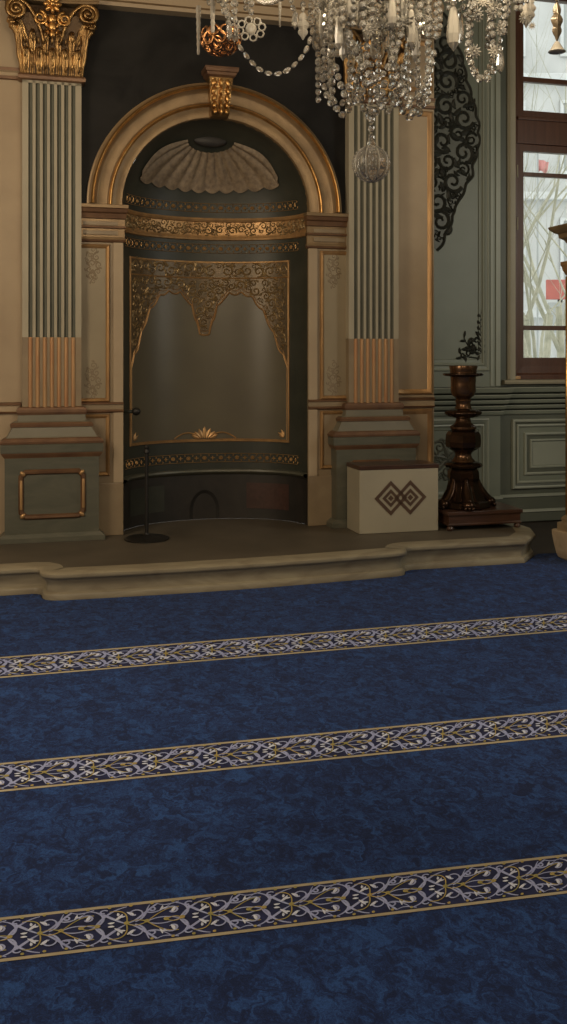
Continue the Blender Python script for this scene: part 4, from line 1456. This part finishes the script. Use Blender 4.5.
# ball pendant on its chain
bm = NB()
c0 = CP(371.2, 164)
NBALL = 48
bp_ = []
for i in range(17):
    a = PI * i / 16
    bp_.append((.0615 * math.sin(a) + .0006, -.0600 * math.cos(a)))
lathe(bm, bp_, c0.x, c0.y, c0.z, 80, 8, .07, rot=-PI / 2)
ball = part('crystal_ball', bm, 'crystal', t, smooth='all')
bm = NB()
for k in range(0, 8, 2):
    bm = NB()
    for j in (-1, 0, 1):
        a = 2 * PI * k / 8 - PI / 2 + j * .17
        for i in range(3, 12):
            b = PI * i / 14
            r = (.0635 - .0012 * abs(j)) * math.sin(b)
            blob(bm, (c0.x + r * math.cos(a), c0.y + r * math.sin(a), c0.z - .0600 * math.cos(b)), .0032, .0032, .0045, 6, 4)
    part('cut_panel', bm, 'frost', ball)

bm = NB()
for k in range(8):
    a = 2 * PI * (k + .5) / 8 - PI / 2
    tube(bm, [(c0.x + .0588 * math.sin(b) * math.cos(a), c0.y + .0588 * math.sin(b) * math.sin(a), c0.z - .0605 * math.cos(b)) for b in [PI * i / 14 for i in range(15)]], .0034, 5)
part('ball_seams', bm, 'frost', ball, smooth='all')
bm = NB()
lathe(bm, [(.004, .0), (.016, .006), (.013, .02), (.009, .035), (.004, .042)], c0.x, c0.y, c0.z + .055, 12)
part('ball_cap', bm, 'crystal', ball, smooth='all')
beads([CP(371.2, 142), CP(371.2, 60)], .0125, 1.15, 1.05)
beads([CP(377, 100, -.03), CP(378, 10, -.03)], .011, 1.1)

# outer ring strands and loops; px positions across the body
OUT = [(339, 44, -.2), (349, 48, -.21), (358, 50, -.215), (366, 54, -.22), (382, 52, -.22), (390, 50, -.21), (412, 50, -.19), (422, 48, -.16), (329, 48, -.15), (434, 44, -.05), (440, 30, .0), (336, 66, -.1), (408, 92, .02), (318, 105, -.02), (324, 84, -.05), (333, 100, .06), (345, 60, -.16), (352, 92, .1), (362, 84, -.19), (386, 74, -.2), (395, 90, .12), (405, 66, -.17), (414, 104, -.1), (420, 82, .05), (426, 108, -.04), (431, 66, .03)]
for x, y, dy in OUT:
    beads([CP(x, y, dy), CP(x + rnd.uniform(-2, 2), -38, dy)], rnd.uniform(.0105, .0135), 1.12)
LOOPS = [((318, 62), (352, 70), 46, -.05), ((324, 40), (362, 58), 60, .08), ((333, 74), (366, 80), 34, -.12), ((357, 72), (386, 76), 40, .04), ((371, 84), (400, 72), 40, -.1), ((386, 58), (428, 62), 50, -.14), ((395, 74), (426, 84), 34, .06), ((345, 50), (395, 50), 44, -.2), ((404, 84), (430, 66), 40, .0), ((362, 66), (420, 60), 30, .1)]
for (xa, ya), (xb, yb), sag, dy in LOOPS:
    beads(garland(CP(xa, ya, dy), CP(xb, yb, dy), sag * SC), rnd.uniform(.0115, .0145), 1.1)
# dense inner fringe: prisms, plaques and rosettes
for k in range(80):
    a = 2 * PI * k * .381966
    R_ = .03 + .165 * math.sqrt((k + .5) / 80)
    x, y = HX + R_ * math.cos(a), HY + R_ * math.sin(a)
    zt = EYE + (355 - rnd.uniform(-30, 40)) * SC
    prism_drop((x, y, zt), rnd.uniform(.07, .13), rnd.uniform(.011, .017), rnd.choice(('crystal', 'frost', 'crystal')), rnd.choice((6, 8)))
for px, py, r, dy in ((358, 27, .036, -.2), (352, 66, .032, -.18), (380, 45, .036, -.2), (398, 42, .04, -.19), (340, 22, .032, -.17), (410, 16, .032, -.17), (330, 44, .028, -.14), (375, 14, .03, -.21), (392, 14, .028, -.2), (424, 32, .026, -.1), (365, 50, .028, -.22), (322, 14, .03, -.08)):
    rosette(CP(px, py, dy), r, rnd.choice(('frost', 'crystal')), rnd.choice((8, 10)))
for px, py, ln, dy in ((336, 34, .11, -.18), (341, 42, .10, -.12), (404, 30, .13, -.2), (409, 40, .12, -.15), (347, 10, .1, -.2), (385, 22, .1, -.23)):
    prism_drop(CP(px, py, dy), ln, .015, 'frost', 8)

# left cluster on its arm
bm = NB()
cg = CP(221, 38)
for i in range(7):                       # gilt openwork cup: tiers of rings on a bowl
    pass
for tier, (el, cnt, rr) in enumerate(((.18, 10, .018), (-.32, 10, .019), (-.85, 7, .018), (-1.3, 3, .014))):
    for k in range(cnt):
        a = 2 * PI * (k + .5 * (tier % 2)) / cnt
        nrm = Vector((math.cos(el) * math.cos(a), math.cos(el) * math.sin(a), math.sin(el) * .8)).normalized()
        ctr = cg + Vector((nrm.x * .064, nrm.y * .064, nrm.z * .056))
        s = nrm.cross(Vector((0, 0, 1))); s = s.normalized() if s.length > .01 else Vector((1, 0, 0))
        q = nrm.cross(s)
        tube(bm, [ctr + (s * math.cos(2 * PI * i / 12) + q * math.sin(2 * PI * i / 12)) * rr for i in range(12)], .0045, 6, closed=True)
cup = part('gilt_openwork_cup', bm, 'cupgold', t, smooth='all')
icicle(CP(199, 8, -.02), .165, .0085)
icicle(CP(214.5, -4, -.08), .150, .0105)
for x0, y0, x1, y1, dy in ((222, -20, 231, 40, -.06), (229, -20, 238, 44, -.04), (218, -20, 226, 24, -.09), (206, -18, 210, 6, .0), (236, -18, 232, 36, .02), (225, -10, 220, 14, -.1)):
    beads([CP(x0, y0, dy), CP((x0 + x1) / 2 + 1, (y0 + y1) / 2, dy), CP(x1, y1, dy)], .0105, 1.2)
rosette(CP(237, 40, -.05), .026)
rosette(CP(222, 6, -.1), .026)
prism_drop(CP(230, 26, -.06), .07, .012)
# long garland swinging to the body
beads([CP(x, y, -.02) for x, y in ((238, 46), (244, 54), (251, 63), (258, 70), (266, 74.5), (275, 76), (284, 74), (292, 69), (299, 62), (305, 54), (309, 45), (312, 34), (314, 20), (316, 0))], .0088, 1.75, 1.03)
# star plaque, spike and leaf between the two
bm = NB()
cs = CP(251, 29)
for i in range(8):
    a = 2 * PI * i / 8 + .2
    tube(bm, [cs + Vector(((.028 + .010 * math.cos(8 * 0)) * math.cos(a) + .012 * math.cos(b), 0, .030 * math.sin(a) + .012 * math.sin(b))) for b in [2 * PI * j / 8 for j in range(8)]], .0035, 5, closed=True)
blob(bm, cs, .020, .006, .022, 10, 6)
part('star_plaque', bm, 'frost', t, smooth='all')
beads([CP(251, 16), CP(252, -25)], .011, 1.1)
beads([CP(246, 8, .03), CP(245, -25, .03)], .010, 1.1)
icicle(CP(280, 2), .085, .0055)
beads([CP(288, -25), CP(292, 6), CP(297, 18)], .010, 1.2)
prism_drop(CP(295, 12), .06, .012)
leaf_plaque(CP(303, 12), .095, .022, 'frost')
beads([CP(303, 8), CP(302, -28)], .010, 1.1)
beads([CP(309, 26, .02), CP(313, -25, .02)], .0095, 1.1)
# right cluster
prism_drop(CP(452, 10, -.03), .15, .024, 'frost', 8)
prism_drop(CP(460, 12, .0), .11, .014)
for x0, y0, x1, y1, dy, sz in ((455, -20, 468, 30, -.02, .012), (464, -25, 474, 26, -.05, .014), (470, -20, 466, 58, -.03, .012), (475, -20, 470, 60, .02, .012), (446, -22, 450, 10, .02, .011), (487, -20, 492, 60, -.03, .013), (494, -20, 489, 48, .02, .013), (500, -15, 500, 62, .0, .012), (505, -22, 501, 40, -.04, .012), (480, -28, 474, 8, .03, .012), (510, -24, 508, 16, .0, .012)):
    beads([CP(x0, y0, dy), CP((x0 + x1) / 2, (y0 + y1) / 2, dy), CP(x1, y1, dy)], sz, 1.1)
beads(garland(CP(466, 52, -.02), CP(499, 52, -.02), 30 * SC), .0125, 1.1)
beads(garland(CP(470, 56, .02), CP(496, 48, .02), 24 * SC), .011, 1.1)
for px, py, r in ((491, 14, .034), (474, 20, .028), (471, 56, .026), (492, 56, .026), (497, 34, .024), (458, 2, .03), (480, 8, .024)):
    rosette(CP(px, py, -.05), r)
prism_drop(CP(497, 56, -.05), .075, .013)
prism_drop(CP(501, 50, .0), .075, .012)
leaf_plaque(CP(530, -4, .0), .09, .022, 'frost')
leaf_plaque(CP(524, 6, -.03), .085, .017, 'frost')
rosette(CP(520, 22, -.04), .022)
rosette(CP(529, 30, -.04), .014)
for x in (514, 519, 524):
    beads([CP(x, -25, -.02), CP(x + 1, 14 if x < 520 else 22, -.02)], .011, 1.1)
leaf_plaque(CP(557, 2), .135, .021, 'smokyleaf', bell=True)
beads([CP(557, -2), CP(557, -28)], .010, 1.1)
# back of the chandelier and the parts above the photograph's top edge
for k in range(18):
    a = 2 * PI * k / 18
    b_ = a + 2 * PI / 18
    for R_, z, sag in ((.205, 2.93, .07),):
        beads(garland((HX + R_ * math.cos(a), HY + R_ * math.sin(a), z), (HX + R_ * math.cos(b_), HY + R_ * math.sin(b_), z), sag, 8), .010, 1.1)

# ------------------------------------------------------------------ outside the window
bm = NB()
a = wall_to_world(3.8, 9, -.9)
box(bm, -14, 24, 11, 40, -.95, -.9)
o = to_obj('ground', bm, 'snow'); o['kind'] = 'structure'


def tree(x, y, h, seed, label, lean=0.0, depth=4):
    R = random.Random(seed)
    bm = NB()

    def grow(p, d, ln, r, lv):
        n = 4
        pts, rr = [p], [r]
        for i in range(n):
            d = (d + Vector((R.uniform(-.12, .12), R.uniform(-.12, .12), R.uniform(-.02, .10)))).normalized()
            pts.append(pts[-1] + d * ln / n); rr.append(r * (1 - .45 * (i + 1) / n))
        tube(bm, pts, rr, 6 if lv > 1 else 4, cap=False)
        if lv == 0: return
        for k in range(R.choice((2, 3, 3))):
            a, e = R.uniform(0, 2 * PI), R.uniform(.35, .8)
            j = R.choice((2, 3, 4))
            nd = (d * math.cos(e) + Vector((math.cos(a), math.sin(a), .25)) * math.sin(e)).normalized()
            grow(pts[j], nd, ln * R.uniform(.6, .8), rr[j] * .62, lv - 1)
    grow(Vector((0, 0, 0)), Vector((lean, 0, 1)).normalized(), h * .42, .026 * h / 2, depth)
    o = to_obj('bare_tree', bm, 'bark', smooth='all')
    o.location = (x, y, -.9)
    tag(o, label, 'tree', 'bare trees outside the window')


tree(3.46, 13.2, 6.0, 3, 'pale bare tree with forked trunk nearest the left window frame', .05)
tree(3.85, 14.6, 6.8, 8, 'slanting bare tree seen through the middle of the glass', .16)
tree(4.75, 17.0, 8.0, 5, 'bare tree farther back beside the gilded post', -.05)
tree(4.0, 18.5, 9.0, 12, 'slim bare tree farthest from window before the grey building', .02)

tree(3.78, 15.0, 7.2, 21, 'thin upright bare tree between the forked trunk and slanting tree')
tree(4.42, 16.9, 7.6, 33, 'thin bare tree right of the slanting tree, just left of the red sign')

t = thing('grey_building', 'pale grey building across the street seen through window', 'building', (6.5, 24, -.9), wall=False)
bm = NB(); box(bm, 1.5, 14, 23, 30, -.9, 11); part('facade_wall', bm, 'facade', t)
for fl in range(4):
    for k in range(6):
        x0 = 2.6 + k * 1.9; z0 = .4 + fl * 2.7
        bm = NB(); box(bm, x0, x0 + 1.0, 22.96, 23.02, z0, z0 + 1.6); w_ = part('window', bm, 'facadedark', t)
        bm = NB()
        moulding(bm, [(x0 - .05, z0 - .05), (x0 - .05, z0 + 1.65), (x0 + 1.05, z0 + 1.65), (x0 + 1.05, z0 - .05)], [(0, 0), (0, .06), (.07, .06), (.07, 0)], lambda x, y, h: Vector((x, 22.97 - h, y)), closed=True)
        box(bm, x0 + .47, x0 + .53, 22.92, 22.97, z0, z0 + 1.6)
        part('window_casing', bm, 'snow', w_)
for fl in range(4):
    bm = NB(); box(bm, 1.4, 14.1, 22.75, 23.05, 2.45 + fl * 2.7, 2.62 + fl * 2.7, .02); part('floor_cornice', bm, 'snow', t)
t = thing('red_sign', 'red shop board on the building beside the gilded post', 'sign', (5.35, 20.2, -.9), wall=False)
bm = NB(); box(bm, 5.30, 5.95, 20.15, 20.22, 2.72, 3.12, .015); part('sign_board', bm, 'redsign', t)
bm = NB(); box(bm, 5.34, 5.90, 20.14, 20.20, 2.05, 2.66, .015); part('lower_board', bm, 'facadedark', t)
bm = NB(); tube(bm, [(5.6, 20.25, -.9), (5.6, 20.25, 2.8)], .05, 10); part('pole', bm, 'iron', t, smooth=True)
t = thing('street_flag', 'small pink flag on a pole outside the upper glass', 'flag', (5.02, 19.4, -.9), wall=False)
bm = NB(); tube(bm, [(4.93, 19.4, -.9), (4.93, 19.4, 5.7)], .02, 8); part('flag_pole', bm, 'facadedark', t, smooth=True)
bm = NB()
loft(bm, [[Vector((4.945 + .20 * i / 8, 19.4 + .03 * math.sin(i * 1.2), 5.40 - .06 * i / 8)), Vector((4.945 + .17 * i / 8, 19.4 + .03 * math.sin(i * 1.2 + .4), 5.14 + .04 * math.sin(i * .8)))] for i in range(9)], closed=False, cap=False)
o = part('flag_cloth', bm, 'pink', t, smooth='all')
md = o.modifiers.new('thickness', 'SOLIDIFY'); md.thickness = .006

# ------------------------------------------------------------------ light
world = bpy.data.worlds.new('overcast'); sc.world = world; world.use_nodes = True
bg = world.node_tree.nodes['Background']
bg.inputs['Color'].default_value = (0.98, 1.0, 0.97, 1); bg.inputs['Strength'].default_value = 1.45


def area(name, at, aim, sx, sy, power, col):
    l = bpy.data.lights.new(name, 'AREA'); l.shape = 'RECTANGLE'; l.size = sx; l.size_y = sy
    l.energy = power; l.color = col
    o = bpy.data.objects.new(name, l); C.objects.link(o)
    p, q = wall_to_world(*at), wall_to_world(*aim)
    o.location = p
    o.rotation_euler = (q - p).to_track_quat('-Z', 'Y').to_euler()
    return o


WARM = (1.0, .83, .60)
area('left_key_light', (UL + .08, -3.4, 3.1), (0, -1.0, 2.7), 2.4, 2.6, 150, (1.0, .83, .60))  # key lamp from the left; this wall has no window opening
area('rear_fill_light', (-.5, WR + .1, 3.6), (0, 0, 2.0), 5.0, 2.6, 84, (1.0, .86, .66))  # added fill lamp in front of the solid rear wall, no window there
area('right_fill_light', (UR - .08, -3.2, 2.9), (2.2, .2, 1.5), 1.6, 2.4, 60, (1.0, .97, .86))  # unseen lamp added to brighten the green wall; right wall has no window
for a, R_ in ARMS[:8:2]:
    l = bpy.data.lights.new('candle_bulb', 'POINT'); l.energy = 28; l.color = (1.0, .80, .54); l.shadow_soft_size = .03
    o = bpy.data.objects.new('candle_bulb', l); C.objects.link(o)
    o.location = (HX + R_ * math.cos(a), HY + R_ * math.sin(a), 3.33)

# ------------------------------------------------------------------ camera and colour
cam = bpy.data.cameras.new('camera'); co = bpy.data.objects.new('camera', cam); C.objects.link(co)
co.location = (0, 0, EYE); co.rotation_euler = (PI / 2, 0, 0)
cam.sensor_fit = 'HORIZONTAL'; cam.sensor_width = 36.0
cam.lens = 36.0 * 1000 / 567
cam.shift_y = -(512 - 355) / 567.0
cam.clip_end = 200
sc.camera = co
vs = sc.view_settings
vs.view_transform = 'Standard'; vs.look = 'None'; vs.exposure = 0.0; vs.gamma = 1.0; vs.use_curve_mapping = False
sc.cycles.max_bounces = 10; sc.cycles.transmission_bounces = 8; sc.cycles.transparent_max_bounces = 12
sc.cycles.caustics_refractive = False; sc.cycles.caustics_reflective = False
sc.cycles.sample_clamp_indirect = 4.0
